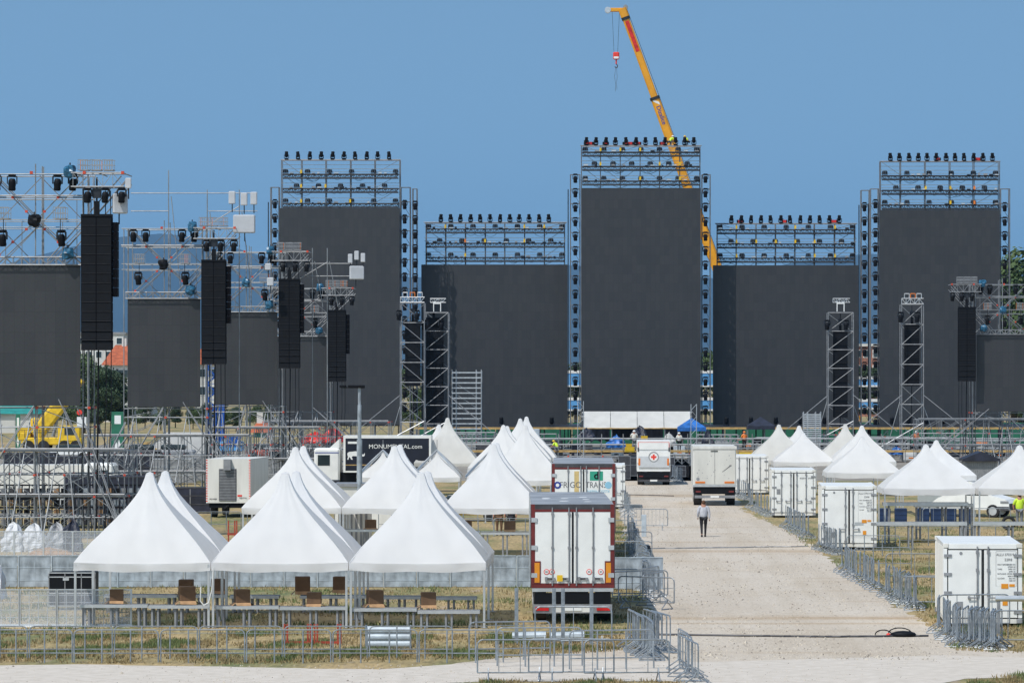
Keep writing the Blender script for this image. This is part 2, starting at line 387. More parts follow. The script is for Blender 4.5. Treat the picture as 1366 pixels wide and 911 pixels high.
grass('grass', [([(-10, 884), (300, 886), (640, 880), (860, 866), (870, 845), (-10, 845)], 60000), ([(-10, 850), (860, 850), (850, 780), (-10, 780)], 26000),
                ([(640, 925), (640, 908), (900, 907), (940, 925)], 9000), ([(1290, 925), (1290, 905), (1370, 900), (1370, 925)], 4000),
                ([(1270, 868), (1370, 872), (1370, 800), (1255, 845)], 14000), ([(1110, 742), (1260, 850), (1370, 850), (1370, 742)], 22000),
                ([(1040, 705), (1130, 765), (1370, 765), (1370, 690)], 16000), ([(800, 700), (840, 700), (870, 835), (820, 835)], 8000)], .04, .12, ['blade', 'bladedry'])

# loose stones standing on the gravel
def stones(name, n_, area, rmin, rmax):
    poly = [G(*p)[:2] for p in area]; xs = [p[0] for p in poly]; ys = [p[1] for p in poly]; m_ = MB(); c = 0
    while c < n_:
        x = random.uniform(min(xs), max(xs)); y = min(ys) + (max(ys) - min(ys)) * random.random() ** 1.5
        if not in_poly(x, y, poly) or mnoise.noise(Vector((x * .35, y * .12, 9))) < random.uniform(-.5, .3): continue
        r = random.uniform(rmin, rmax) * (2 if random.random() < .02 else 1); a = random.uniform(0, PI)
        pts = [(x + r * math.cos(a + k * PI / 2) * random.uniform(.7, 1.3), y + r * math.sin(a + k * PI / 2) * random.uniform(.7, 1.3), 0) for k in range(4)] + [(x + r * .2, y, r * random.uniform(.7, 1.3))]
        m_.faces(pts, [(0, 1, 4), (1, 2, 4), (2, 3, 4), (3, 0, 4)], random.choice(['stonelight', 'stonelight', 'stonelight', 'stonedark'])); c += 1
    o = m_.build(name); tag(o, kind='stuff', label='loose stones on the pale gravel road', cat='gravel')
M['stonelight'] = mat('pale_stone', (.53, .47, .39), .9, 0, .1, 3); M['stonedark'] = mat('dark_stone', (.30, .26, .22), .9, 0, .2, 3)
stones('gravel', 5500, [(880, 880), (876, 840), (850, 760), (835, 700), (826, 645), (960, 645), (1000, 680), (1060, 712), (1128, 764), (1205, 812), (1262, 846), (1300, 880)], .02, .045)
stones('gravel_path', 1500, [(0, 888), (640, 886), (1366, 880), (1366, 905), (900, 911), (0, 911)], .012, .03)

# mountains
def hill(name, prof, D, thick, m):
    vs = []; fs = []; n_ = 0; xs = np.linspace(prof[0][0], prof[-1][0], 160)
    for x in xs:
        y = np.interp(x, [p[0] for p in prof], [p[1] for p in prof]) + 2.2 * mnoise.fractal(Vector((x * .02, D * .001, 0)), 1, 2, 4)
        top = Z(y, D); wx = X(x, D); vs += [(wx * .92, D - thick, 0), (wx * .96, D - thick * .55, top * .45), (wx, D, top), (wx, D + thick, 0)]
    for i in range(len(xs) - 1):
        for k in range(3): fs.append((i * 4 + k, i * 4 + k + 4, i * 4 + k + 5, i * 4 + k + 1))
    o = MB().faces(vs, fs, m).build(name, smooth=True); return tag(o, kind='structure')
M['hill'] = mat('wooded_hills', (.022, .04, .05), .95, 0, .3, .002, col2=(.03, .05, .05))
hill('mountain', [(-1500, 400), (-600, 380), (-60, 372), (60, 338), (110, 326), (160, 316), (225, 311), (290, 322), (345, 342), (420, 352), (550, 372), (620, 362), (740, 352), (850, 362), (950, 372),
                  (1060, 350), (1150, 338), (1230, 344), (1400, 372), (2200, 380), (3200, 420)], 22000, 5000, 'hill')
# air: even haze round everything
hm = bpy.data.materials.new('air_haze'); hm.use_nodes = True; n = hm.node_tree; n.nodes.remove(n.nodes['Principled BSDF'])
pv = n.nodes.new('ShaderNodeVolumePrincipled'); pv.inputs['Density'].default_value = HAZE_D = 3.6e-5
pv.inputs['Color'].default_value = (.28, .60, 1.0, 1); pv.inputs['Anisotropy'].default_value = .2
n.links.new(pv.outputs[0], n.nodes['Material Output'].inputs['Volume']); M['haze'] = hm
hz = MB().box(-17000, 17000, -500, 30000, -1, 1100, 'haze').build('haze'); tag(hz, kind='stuff', label='pale blue haze in the distance', cat='haze')
# ================================================================ TREES AND FAR BUILDINGS
def crown_mesh(seed, w_, h_, leaf, n_, m):
    rr = random.Random(seed); cl = []
    for _ in range(int(16 + w_ * 2)):
        t = rr.uniform(.12, 1); rad = w_ / 2 * math.sin(PI * min(1, .15 + .8 * t)) ** .6; a = rr.uniform(0, 2 * PI); q = rr.uniform(.25, 1) * rad * .8
        cl.append((q * math.cos(a), q * math.sin(a), h_ * t, rr.uniform(.12, .24) * w_))
    vs = []; fs = []
    for _ in range(n_):
        c = rr.choice(cl); d = Vector((rr.gauss(0, 1), rr.gauss(0, 1), rr.gauss(0, 1))).normalized() * c[3] * rr.uniform(.55, 1.08)
        p = Vector(c[:3]) + Vector((d.x, d.y, d.z * .75)); nrm = (d.normalized() + Vector((rr.gauss(0, .5), rr.gauss(0, .5), rr.gauss(0, .5)))).normalized()
        a = nrm.orthogonal().normalized(); b = nrm.cross(a); s_ = leaf * rr.uniform(.6, 1.4); k = len(vs)
        vs += [p + a * s_, p + b * s_ * .6, p - a * s_, p - b * s_ * .6]; fs.append((k, k + 1, k + 2, k + 3))
    return MB().faces(vs, fs, m)
TREES = []
for i, (m, w_, h_) in enumerate([('leaf2', 9, 9), ('leaf1', 8, 10), ('leaf2', 7, 7.5), ('leaf1', 10, 8)]):
    t = thing('tree', 'tree', 'tree'); crown_mesh(i, w_, h_, .20, 9000, m).build('crown', t, (0, 0, 2))
    tr = MB(); tr.tube((0, 0, 0), (.1, 0, 4), .28, 'bark', 8, .18); tr.tube((.1, 0, 4), (.4, .2, h_ * .8), .18, 'bark', 6, .06)
    tr.tube((.1, 0, 3.2), (-w_ * .25, .3, h_ * .6), .12, 'bark', 5, .04); tr.tube((.1, 0, 3.6), (w_ * .25, -.3, h_ * .65), .12, 'bark', 5, .04); tr.build('trunk', t)
    TREES.append(Proto(t))
GT = 'trees beyond the stage'
for i, (px, pt, D, k, lab) in enumerate([
    (112, 474, 560, 1, 'leafy green tree under the big hanging speaker column behind yellow crane'), (132, 481, 540, 0, 'dark green tree below red tiled roof behind speaker column'),
    (152, 492, 545, 2, 'low dark tree under red tiled roof, right of the speaker cables'), (20, 545, 600, 0, 'dark tree behind lowest left edge of scaffold'),
    (1362, 338, 520, 1, 'tall pale green tree at the right edge above the scaffold truss'), (1352, 380, 512, 3, 'green tree behind right edge truss, below the tall one'),
    (1372, 420, 505, 0, 'dark tree low behind the right edge screen'),
    (1160, 487, 620, 2, 'bushy tree below the red building between lamp columns'), (548, 490, 540, 1, 'slim green tree seen through scaffold speaker tower'),
    (768, 478, 600, 0, 'dark tree seen through the lamp column left of tallest screen'), (941, 470, 600, 1, 'green tree seen through the lamp column right of tallest screen')]):
    TREES[k].at((X(px, D), D, 0), i * 1.3, lab, GT, Z(pt, D) / (12.5 if k in (0, 1) else 10.5))
names = ['dark round tree', 'mid green tree', 'low dark tree', 'broad green tree']
for i in range(26):
    px = -60 + i * 21 + random.uniform(-5, 5); D = 590 + random.uniform(-20, 30); k = i % 4
    hgt = Z(538 + random.uniform(-5, 7), D)
    TREES[k].at((X(px, D), D, 0), i * 2.1, f'{names[k]} in the dark tree row behind the left scaffolding, {ORD[i] if i < 24 else ["twenty-fifth", "last"][i - 24]} from the left', 'tree row behind the field', hgt / 10.5)

def house(name, label, px0, px1, ptop, D, depth, wall, roofm, roof_h, cols, rows, z0=0):
    x0, x1 = X(px0, D), X(px1, D); zt = Z(ptop, D); t = thing(name, label, 'building', ((x0 + x1) / 2, D, 0)); hw = (x1 - x0) / 2
    MB().box(-hw, hw, 0, depth, 0, zt, wall).build('wall', t)
    if roof_h:
        e = .5; vs = [(-hw - e, -e, zt), (hw + e, -e, zt), (hw + e, depth + e, zt), (-hw - e, depth + e, zt), (-hw * .7, depth / 2, zt + roof_h), (hw * .7, depth / 2, zt + roof_h)]
        r_ = MB().faces(vs, [(0, 1, 5, 4), (1, 2, 5), (2, 3, 4, 5), (3, 0, 4), (3, 2, 1, 0)], roofm).build('roof', t)
        MB().box(-hw * .3 - .4, -hw * .3 + .4, depth / 2 - .4, depth / 2 + .4, zt + .4, zt + roof_h + 1.2, 'plaster').build('chimney', r_)
    else: MB().box(-hw - .3, hw + .3, -.3, depth + .3, zt, zt + .5, roofm).build('roof', t)
    for r in range(rows):
        for c in range(cols):
            xx = -hw + (c + .5) * 2 * hw / cols; zz = zt - 2.2 - r * 3.1
            if zz < 1: continue
            f = MB().box(xx - .75, xx + .75, -.06, .1, zz - .1, zz + 1.5, 'white').build('window', t)
            MB().box(xx - .62, xx + .62, -.09, -.062, zz + .02, zz + 1.38, 'glass').build('pane', f)
    return t
house('apartment_building', 'pale grey apartment block far behind the largest speaker column', 84, 166, 446, 900, 16, 'plaster', 'grey', 0, 6, 5)
house('house', 'white house with red tiled roof behind the trees at left', 139, 200, 487, 700, 12, 'plaster', 'rooftile', 3.6, 7, 2)
house('house', 'small red roofed house beside the blue lattice mast', 262, 290, 486, 690, 9, 'plaster', 'rooftile', 3.2, 2, 2)
house('red_brick_building', 'red and white block seen between the lamp columns at right', 1138, 1200, 462, 800, 14, 'brick', 'plaster', 0, 5, 3)
house('kiosk', 'low green hut with red roof behind the scaffold bracing', 338, 357, 577, 520, 5, 'teal', 'rooftile', 1.4, 1, 1)
house('pavilion', 'teal roofed hall at the left edge behind scaffolding', -40, 48, 552, 560, 12, 'plaster', 'teal', 1.2, 4, 1)
# hoardings behind the stage (blue and white sheets, green mesh)
for i, (a, b, c, d, D, m, lab) in enumerate([
    (752, 780, 494, 516, 470, 'skyblue', 'blue hoarding panel behind the lamp column left of the tallest screen'),
    (752, 780, 530, 548, 470, 'skyblue', 'lower blue hoarding panel behind the lamp column left of the tallest screen'),
    (928, 956, 494, 516, 470, 'skyblue', 'blue hoarding panel behind the lamp column right of the tallest screen'),
    (928, 956, 530, 548, 470, 'skyblue', 'lower blue hoarding panel behind lamp column right of tallest screen'),
    (1142, 1178, 502, 516, 470, 'skyblue', 'blue hoarding panel between the two screens at right'),
    (1142, 1178, 532, 546, 470, 'skyblue', 'lower blue hoarding panel between the two screens at right')]):
    t = thing('hoarding', lab, 'hoarding', (X((a + b) / 2, D), D, 0), 0, 'hoardings behind the stage'); hw = X(b, D) - X((a + b) / 2, D); z1, z0 = Z(c, D), Z(d, D)
    MB().box(-hw, hw, 0, .06, z0, z1, m).build('sheet', t)
    f = MB(); f.box(-hw, hw, -.05, -.003, z1 - .35, z1, 'white'); f.box(-hw, hw, -.05, -.003, z0, z0 + .2, 'white')
    for k in range(3): f.tube((-hw + k * hw, .2, 0), (-hw + k * hw, .2, z1), .05, 'steel')
    f.build('frame', t)
for i, (a, b) in enumerate([(560, 660), (662, 762), (764, 864), (866, 966), (968, 1068), (1070, 1170), (1172, 1272), (1274, 1380)]):
    D = 452; t = thing('green_hoarding', f'green mesh fence behind the stage deck, {ORD[i]} length from the left', 'fence', (X(a, D), D, 0), 0, 'green mesh behind the stage')
    w_ = X(b, D) - X(a, D); MB().box(0, w_, 0, .05, .3, 2.7, 'green').build('mesh_sheet', t)
    f = MB(); [f.tube((w_ * k / 4, .15, 0), (w_ * k / 4, .15, 2.8), .05, 'steelfar') for k in range(5)]; f.build('post', t)

# ================================================================ MOVING LIGHTS
def make_moving(name, up=True):
    """base + yoke, tapered head as a child; head up on top rails, hanging when up is False"""
    t = MB(); s = 1 if up else -1
    t.box(-.24, .24, -.18, .18, min(0, s * .16), max(0, s * .16), 'black', bev=.03)
    for q in (-1, 1): t.box(q * .30 - .035, q * .30 + .035, -.07, .07, min(s * .14, s * .62), max(s * .14, s * .62), 'blackmet')
    t.box(-.31, .31, -.07, .07, min(s * .12, s * .19), max(s * .12, s * .19), 'blackmet')
    o = t.build(name)
    h = MB(); n = 10; prof = [(.0, -.34), (.17, -.33), (.23, -.2), (.25, 0), (.22, .2), (.24, .34), (.20, .42), (0, .42)]
    vs = []; fs = []; tilt = R(12)
    for (r, z) in prof:
        for i in range(n):
            a = 2 * PI * i / n; p = Vector((r * math.cos(a), r * math.sin(a), z)); p.rotate(Matrix.Rotation(tilt * s, 3, 'X')); vs.append((p.x, p.y, p.z * (1 if up else -1) + s * .62))
    for k in range(len(prof) - 1):
        for i in range(n): fs.append((k * n + i, k * n + (i + 1) % n, (k + 1) * n + (i + 1) % n, (k + 1) * n + i))
    h.faces(vs, fs, 'black'); hd = h.build('lamp_head', o, smooth=True)
    z = s * 1.05; MB().tube((0, -.02, z), (0, -.02, z + s * .012), .17, 'lens', 12).build('lens', hd)
    return o
ml = make_moving('moving_light'); tag(ml, 'moving light', 'stage light'); ML = Proto(ml)
mh = make_moving('moving_light', False); tag(mh, 'moving light', 'stage light'); MH = Proto(mh)
def make_flood():
    t = MB(); t.box(-.24, .24, -.12, .14, .08, .46, 'black', bev=.04); t.box(-.30, -.26, -.05, .05, 0, .38, 'blackmet'); t.box(.26, .30, -.05, .05, 0, .38, 'blackmet'); t.box(-.3, .3, -.05, .05, 0, .03, 'blackmet')
    o = t.build('wash_light'); l = MB()
    for a in (-.11, .11):
        for b in (.18, .36): l.tube((a, -.123, b), (a, -.14, b), .075, 'lens', 8)
    l.build('lens', o); return o
fl = make_flood(); tag(fl, 'wash light', 'stage light'); FL = Proto(fl)

# ================================================================ BIG SCREENS
def big_screen(desc, px0, px1, ptop, D, rx0, rx1, rtop, decks, posts, lights_y, lx, lwhere, roofrail=True, pbot=567):
    x0, x1 = X(px0, D), X(px1, D); zb, zt = Z(pbot, D), Z(ptop, D); cx = (x0 + x1) / 2
    t = thing('led_screen', f'{desc} dark LED screen standing on the stage', 'screen', (cx, D, 0), 0, 'large LED screens')
    hw = (x1 - x0) / 2
    MB().box(-hw, hw, 0, .18, zb, zt, 'led').build('screen_surface', t)
    MB().box(-hw + .05, hw - .05, .181, .32, zb - .1, zt - .05, 'black').build('back_panel', t)
    # scaffold carrying the screen and the lamp decks
    s_ = thing('scaffold', f'scaffold with three lamp decks carrying {desc} screen', 'scaffold', (cx, D, 0), 0, 'screen scaffolds')
    f = MB(); a0, a1 = X(rx0, D) - cx, X(rx1, D) - cx; rt = Z(rtop, D)
    for p in posts:
        xx = X(p, D) - cx
        for yy in (.5, 2.0): f.tube((xx, yy, 0), (xx, yy, rt), .055 if yy < 1 else .05, 'steelfar')
    zlow = [zb + k * 2.5 for k in range(int((zt - zb) / 2.5) + 1)]
    for z in zlow:
        f.tube((a0, 2.0, z), (a1, 2.0, z), .04, 'steelfar', 4)
        for p in posts: xx = X(p, D) - cx; f.tube((xx, .5, z), (xx, 2, z), .04, 'steelfar', 4)
    xs = [X(p, D) - cx for p in posts]
    lv = [zt] + [Z(y, D) for y in reversed(decks)] + [rt]
    for a, b in zip(lv, lv[1:]):
        f.tube((xs[0], .5, b), (xs[1], .5, a), .035, 'steelfar', 4); f.tube((xs[-1], .5, b), (xs[-2], .5, a), .035, 'steelfar', 4)
        if len(xs) > 4 and desc.startswith('tallest'):
            for k in range(1, len(xs) - 2): f.tube((xs[k], .5, b if k % 2 else a), (xs[k + 1], .5, a if k % 2 else b), .035, 'steelfar', 4)
    f.tube((a0 - .1, .5, rt), (a1 + .1, .5, rt), .05, 'steelfar'); f.tube((a0, 2, rt), (a1, 2, rt), .05, 'steelfar')
    if roofrail: f.tube((a0, .5, rt - .55), (a1, .5, rt - .55), .035, 'steelfar', 4)
    f.build('frame', s_)
    for dy in decks:
        z = Z(dy, D); d = MB(); d.box(a0 + .15, a1 - .15, .22, 2.1, z - .06, z + .02, 'blackmet')
        d.truss((a0 + .15, .20, z - .48), (a1 - .15, .20, z - .48), .42, .055, 'blackmet', .35, depth=.4)
        d.box(a0 + .15, a1 - .15, .24, .28, z - .46, z - .36, 'blackmet')
        dk = d.build('deck', s_); r = MB(); q_ = MB()
        for _ in range(7):
            xa = random.uniform(a0 + .4, a1 - 1.8); sp_ = random.uniform(.5, 1.6); q_.path([(xa + sp_ * i_ / 6, .12, z - .45 - random.uniform(.95, 1.05) * .45 * sp_ * math.sin(PI * i_ / 6) ** .8 * .6) for i_ in range(7)], .022, 'black', 4)
        q_.build('cable_loom', dk)
        r.tube((a0, .45, z + .55), (a1, .45, z + .55), .035, 'steel', 4); r.tube((a0, .45, z + .22), (a1, .45, z + .22), .03, 'steel', 4)
        k = a0 + .3
        while k < a1 - .3:
            if random.random() < .5: r.box(k, k + random.uniform(.15, .5), .1, .3, z + .02, z + random.uniform(.08, .2), random.choice(['alu', 'grey', 'blackmet']))
            k += .6
        r.build('rail', dk)
        for p in posts[1:-1]:
            if random.random() < .6:
                xx = X(p, D) - cx; MB().box(xx - .10, xx + .10, .05, .19, z + .05, z + .42, 'yellow' if random.random() < .75 else 'orange').build('chain_hoist', dk)
    # lamps on the decks
    for j, dy in enumerate(decks):
        nn = 7 if j % 2 == 0 else 6; dd = Z(dy, D)
        if len(posts) < 7: nn = 6 if j % 2 == 0 else 5
        for k in range(nn):
            q = (k + (.04 if nn in (7, 6) and j % 2 == 0 else .5)) / (nn - (1 if j % 2 == 0 else 0)) if j % 2 else k / (nn - 1)
            xx = a0 + .45 + (a1 - a0 - .9) * q
            FL.at((cx + xx, D + .35, dd + .03), random.uniform(-.35, .35), f'{ORD[k]} wash light on the {["upper", "middle", "lower"][j]} deck above the {desc} screen', f'wash lights above {desc} screen')
    zl = rt + .0
    for k, px in enumerate(lx):
        ML.at((X(px, D) + random.uniform(-.04, .04), D + .5, zl + .03), random.uniform(-.9, .9), f'{ORD[k]} moving light in the top row above the {desc} screen', f'top row lights above {desc} screen', .82)
    return t
lin = lambda a, b, n: [a + (b - a) * i / (n - 1) for i in range(n)]
big_screen('far left', 373, 533, 278, 427, 375, 533, 213, [232, 251, 271], [375, 401.5, 434, 467, 499.5, 533], 204, lin(382, 519, 10), 'x')
big_screen('left lower', 562, 757, 353, 432.5, 566, 755, 296.5, [305, 324, 343], [568, 594, 620.5, 647, 673, 699.5, 726, 753], 287, lin(588, 732, 12), 'x', False)
big_screen('tallest centre', 776, 935, 251, 427, 775, 935, 194, [202.5, 221.5, 241], [775.5, 801, 827.5, 854, 880, 907, 934], 185, [782, 795, 808, 821, 835, 848, 861, 874, 887, 901, 913, 926], 'x', False)
big_screen('right lower', 951, 1145, 354, 431.2, 955, 1143, 298, [306, 325, 344], [957, 982.5, 1009, 1035, 1061, 1087, 1114, 1141], 289, lin(976, 1120, 12), 'x', False)
big_screen('far right', 1173, 1334, 280, 427, 1175, 1334, 215, [234, 253.5, 273], [1175, 1202, 1235, 1268, 1300, 1334], 206, lin(1188, 1324, 12), 'x')

def lamp_column(desc, pxs, pxl, ptop, pbot, D, n_, first_y, step):
    cx = X(sum(pxs) / 2, D); s_ = thing('scaffold_column', f'narrow column of stacked lamps {desc}', 'scaffold', (cx, D, 0), 0, 'lamp columns beside the screens')
    f = MB(); zt = Z(ptop, D); a, b = X(pxs[0], D) - cx, X(pxs[1], D) - cx
    for xx in (a, b):
        for yy in (.0, 1.2): f.tube((xx, yy, 0), (xx, yy, zt), .055, 'steelfar')
    f.tube((a - .25, .1, 0), (a - .25, .1, zt - 1.6), .06, 'blackmet')
    z = zt; k = 0
    while z > .5:
        f.tube((a, 0, z), (b, 0, z), .04, 'steelfar', 4); f.tube((a, 1.2, z), (b, 1.2, z), .04, 'steelfar', 4)
        f.tube((a, 0, z), (a, 1.2, z), .03, 'steelfar', 4); f.tube((b, 0, z), (b, 1.2, z), .03, 'steelfar', 4)
        if k % 2: f.tube((a, 1.2, z), (b, 1.2, z - 1.55), .03, 'steelfar', 4)
        z -= step * D / F; k += 1
    f.build('frame', s_)
    for k in range(n_):
        py = first_y + k * step
        if py > pbot: break
        dup(MH.o, (X(pxl, D), D - .25, Z(py - 9, D)), random.uniform(-.2, .2), f'{ORD[k]} lamp from the top, {desc}', f'lamps in the column {desc}', scale=(.9, .9, .95)) if MH.used else \
            MH.at((X(pxl, D), D - .25, Z(py - 9, D)), 0, f'{ORD[k]} lamp from the top, {desc}', f'lamps in the column {desc}', (.9, .9, .95))
lamp_column('left of the tallest screen', (761, 773.5), 767.5, 233, 562, 427.5, 18, 241, 19.3)
lamp_column('right of the tallest screen', (936.5, 947.5), 941, 233, 562, 427.5, 18, 241, 19.3)
lamp_column('along the left edge of the far left screen', (361, 372), 367, 250, 480, 427.5, 11, 275, 19.3)
lamp_column('along the right edge of the far left screen', (534.5, 547), 540, 250, 560, 427.5, 16, 276, 19.3)
lamp_column('free standing right of the far left screen', (550.5, 556), 554, 252, 560, 427.6, 15, 277, 19.3)
lamp_column('free standing left of the far right screen', (1149, 1160), 1153, 254, 565, 431, 16, 279, 19.3)
lamp_column('along the left edge of the far right screen', (1161.5, 1172), 1167.5, 252, 565, 427.5, 16, 275, 19.3)
lamp_column('along the right edge of the far right screen', (1335, 1347), 1340, 252, 545, 427.5, 15, 279, 19.3)
for k, px in enumerate([669, 736, 969, 1002, 1035, 1068, 1100, 1190, 1212, 1236, 1258]):
    D = 418; ML.at((X(px, D), D, Z(569, D)), .3 * (k % 3 - 1), f'{ORD[k]} dark floor lamp from the left on the stage edge below the screens', 'floor lamps on the stage edge', .95)

# ================================================================ STAGE
D0 = 405
def stage():
    t = thing('stage', 'long raised stage with pale yellow deck edge below the screens', 'stage', (0, D0, 0))
    z = Z(570, D0); a, b = X(555, D0), X(1420, D0)
    MB().box(a, b, 0, 32, z - .12, z, 'blackmet').build('deck', t)
    MB().box(a, b, -.08, -.003, z - .20, z + .02, 'ply').build('deck_edge', t)
    f = MB(); x = a
    while x < b:
        for y in (.3, 3, 6): f.tube((x, y, 0), (x, y, z - .12), .05, 'steelfar')
        if random.random() < .6: f.tube((x, .3, .2), (min(b, x + 2.1), .3, z - .3), .035, 'steel', 4)
        x += 2.1
    for zz in (.5, 1.5): f.tube((a, .3, zz), (b, .3, zz), .04, 'steel', 4); f.tube((a, 3, zz), (b, 3, zz), .04, 'steelfar', 4)
    f.build('support_frame', t)
    D1 = 365; t = thing('runway', 'low plywood edged walkway with scaffold rails in front of the stage', 'walkway', (0, D1, 0))
    z = Z(601, D1); a, b = X(600, D1), X(1420, D1)
    MB().box(a, b, 0, 3.0, z - .15, z, 'ply').build('deck', t)
    f = MB(); x = a
    while x < b:
        for y in (.05, 2.9): f.tube((x, y, 0), (x, y, z - .15), .05, 'steel')
        for y in (-.05, 3.05): f.tube((x, y, z), (x, y, z + (1.15 if y < 0 else 1.5)), .04, 'steel')
        if random.random() < .5: f.tube((x, .05, .1), (x + 2.0, .05, z - .2), .03, 'steel', 4)
        x += 2.0
    for zz in (.55, 1.1): f.tube((a, -.05, z + zz), (b, -.05, z + zz), .04, 'steel'); f.tube((a, 3.05, z + zz), (b, 3.05, z + zz), .04, 'steel')
    f.build('railing', t)
stage()
# scaffold bays between runway and stage
def lattice(f, x0, x1, nx, y0, y1, ny, zs, r, m, diag=.4, redp=.25, seed=0, gap=0.):
    rr = random.Random(seed); xs = lin(x0, x1, nx + 1); ys = lin(y0, y1, ny + 1)
    for y in ys:
        for x in xs: f.tube((x, y, 0), (x, y, zs[-1]), r, 'steelfar' if rr.random() < .35 else m)
    for zi, z in enumerate(zs):
        for y in ys:
            if rr.random() >= gap: f.tube((x0, y, z), (x1, y, z), r * .85, m)
            for x in xs:
                if rr.random() < redp: f.box(x - r * 1.9, x + r * 1.9, y - r * 1.9, y + r * 1.9, z - r * 1.7, z + r * 1.7, 'red')
        for x in xs: f.tube((x, y0, z), (x, y1, z), r * .8, m, 4)
    zz = [0] + list(zs)
    for y in ys:
        for i in range(nx):
            for a, b in zip(zz, zz[1:]):
                if rr.random() < diag:
                    if rr.random() < .5: f.tube((xs[i], y, a), (xs[i + 1], y, b), r * .8, m, 4)
                    else: f.tube((xs[i + 1], y, a), (xs[i], y, b), r * .8, m, 4)
for i, (a, b, D, top) in enumerate([(615, 700, 392, 582), (1010, 1090, 392, 584), (1180, 1270, 388, 584), (1275, 1380, 388, 588)]):
    t = thing('scaffold_bay', f'low scaffold bay in front of the stage, {ORD[i]} from the left', 'scaffold', (X(a, D), D, 0), 0, 'low scaffold bays by the stage')
    f = MB(); lattice(f, 0, X(b, D) - X(a, D), 4, 0, 4, 2, [.9, Z(top, D)], .04, 'steel', .35, .1, i); f.build('frame', t)
# white canopy with two lattice masts
D = 385
t = thing('canopy', 'long sloping white canopy below the tallest centre screen', 'canopy', (0, D, 0))
z1, z0 = Z(549, D), Z(570, D)
for i in range(4):
    a = X(779 + i * 35.7, D); b = X(779 + (i + 1) * 35.7, D) - .05; vs = []; fs = []
    for u in range(7):
        for v in range(7):
            sag = -.10 * math.sin(PI * u / 6) * math.sin(PI * v / 6) - (.08 * math.sin(PI * u / 6) if v == 0 else 0)
            vs.append((a + (b - a) * u / 6, 2.6 * v / 6, z0 + (z1 - z0) * v / 6 + sag))
    for u in range(6):
        for v in range(6): k = u * 7 + v; fs.append((k, k + 7, k + 8, k + 1))
    vs2 = [(x, y, z - .03) for x, y, z in vs]; m_ = MB().faces(vs, fs, 'canvaswarm'); m_.faces(vs2, [tuple(reversed(q)) for q in fs], 'canvaswarm'); m_.build('fabric_panel', t, smooth=True)
f = MB(); f.truss((X(776, D), 2.7, z1 - .5), (X(924, D), 2.7, z1 - .5), .4, .04, 'alu', .5); f.tube((X(776, D), -.02, z0 - .1), (X(924, D), -.02, z0 - .1), .06, 'ply')
for px in (780, 816, 851, 887, 921): f.tube((X(px, D), .1, 0), (X(px, D), .1, z0), .045, 'steel'); f.tube((X(px, D), 2.7, 0), (X(px, D), 2.7, z1 - .4), .045, 'steel')
f.build('frame', t)
def mast(px, ptop, w_, D, lab, h0=0):
    t = thing('lattice_mast', lab, 'mast', (X(px, D), D, h0), 0, 'square lattice masts'); f = MB(); h = Z(ptop, D) - h0; q = w_ / 2
    for a in (-q, q):
        for b in (-q, q): f.tube((a, b, 0), (a, b, h), .028, 'alu')
    z = 0; k = 0; n_ = int(h / w_)
    for k in range(n_):
        z = k * h / n_; z2 = (k + 1) * h / n_; s_ = 1 if k % 2 else -1
        for b in (-q, q): f.tube((-q * s_, b, z), (q * s_, b, z2), .016, 'alu', 4); f.tube((b, -q * s_, z), (b, q * s_, z2), .016, 'alu', 4)
    f.box(-q * 1.6, q * 1.6, -q * 1.6, q * 1.6, 0, .06, 'steel'); f.build('lattice', t); return t
mast(774.5, 535, .52, 352, 'square lattice mast at the left end of the white canopy'); mast(925.5, 539, .5, 352, 'square lattice mast at the right end of the white canopy')
# tarps, shelters and clutter on and before the stage
def lump(name, label, cat, px, pbot, w_, h_, dep, m, D, seed=0, peak=1., z0=None, group=None):
    rr = random.Random(seed); vs = []; fs = []; n = 22; k = 12
    for j in range(k + 1):
        t = j / k
        for i in range(n):
            a = 2 * PI * i / n; sq = 1 / max(abs(math.cos(a)), abs(math.sin(a))) ** .6
            r = (math.cos(t * PI / 2) ** .45 if j < k else 0.001) * sq * (1 + .35 * mnoise.noise(Vector((math.cos(a) * 2.6, math.sin(a) * 2.6, t * 4 + seed * 7))))
            r *= 1 - .25 * (peak - 1) * t
            vs.append((w_ / 2 * r * math.cos(a), dep / 2 * r * math.sin(a), h_ * t * (1 + .3 * mnoise.noise(Vector((math.cos(a) * 1.5, math.sin(a) * 1.5, seed))))))
    for j in range(k):
        for i in range(n): fs.append((j * n + i, j * n + (i + 1) % n, (j + 1) * n + (i + 1) % n, (j + 1) * n + i))
    z = Z(pbot, D) if z0 is None else z0
    o = MB().faces(vs, fs, m).build(name, loc=(X(px, D), D, z), rz=rr.uniform(-.3, .3)); return tag(o, label, cat, group)
ZS = Z(570, D0); ZR = Z(601, 365)
def gazebo(px, pt, pe, wpx, D, m, lab, z0):
    t = thing('gazebo', lab, 'gazebo', (X(px, D), D + 1.5, z0)); w_ = wpx * D / F; zt, ze = Z(pt, D) - z0, Z(pe, D) - z0; q = w_ / 2
    vs = [(-q, -1.5, ze), (q, -1.5, ze), (q, 1.5, ze), (-q, 1.5, ze), (0, 0, zt), (-q, -1.5, ze - .35), (q, -1.5, ze - .35), (q, 1.5, ze - .35), (-q, 1.5, ze - .35)]
    MB().faces(vs, [(0, 1, 4), (1, 2, 4), (2, 3, 4), (3, 0, 4), (5, 6, 1, 0), (6, 7, 2, 1), (7, 8, 3, 2), (8, 5, 0, 3)], m).build('canopy', t)
    for a in (-q + .05, q - .05):
        for b in (-1.45, 1.45): MB().tube((a, b, 0), (a, b, ze - .02), .03, 'grey').build('leg', t)
gazebo(923, 557.5, 570, 38, 375, 'tarpbright', 'blue pop-up gazebo beside the right canopy mast', 0)
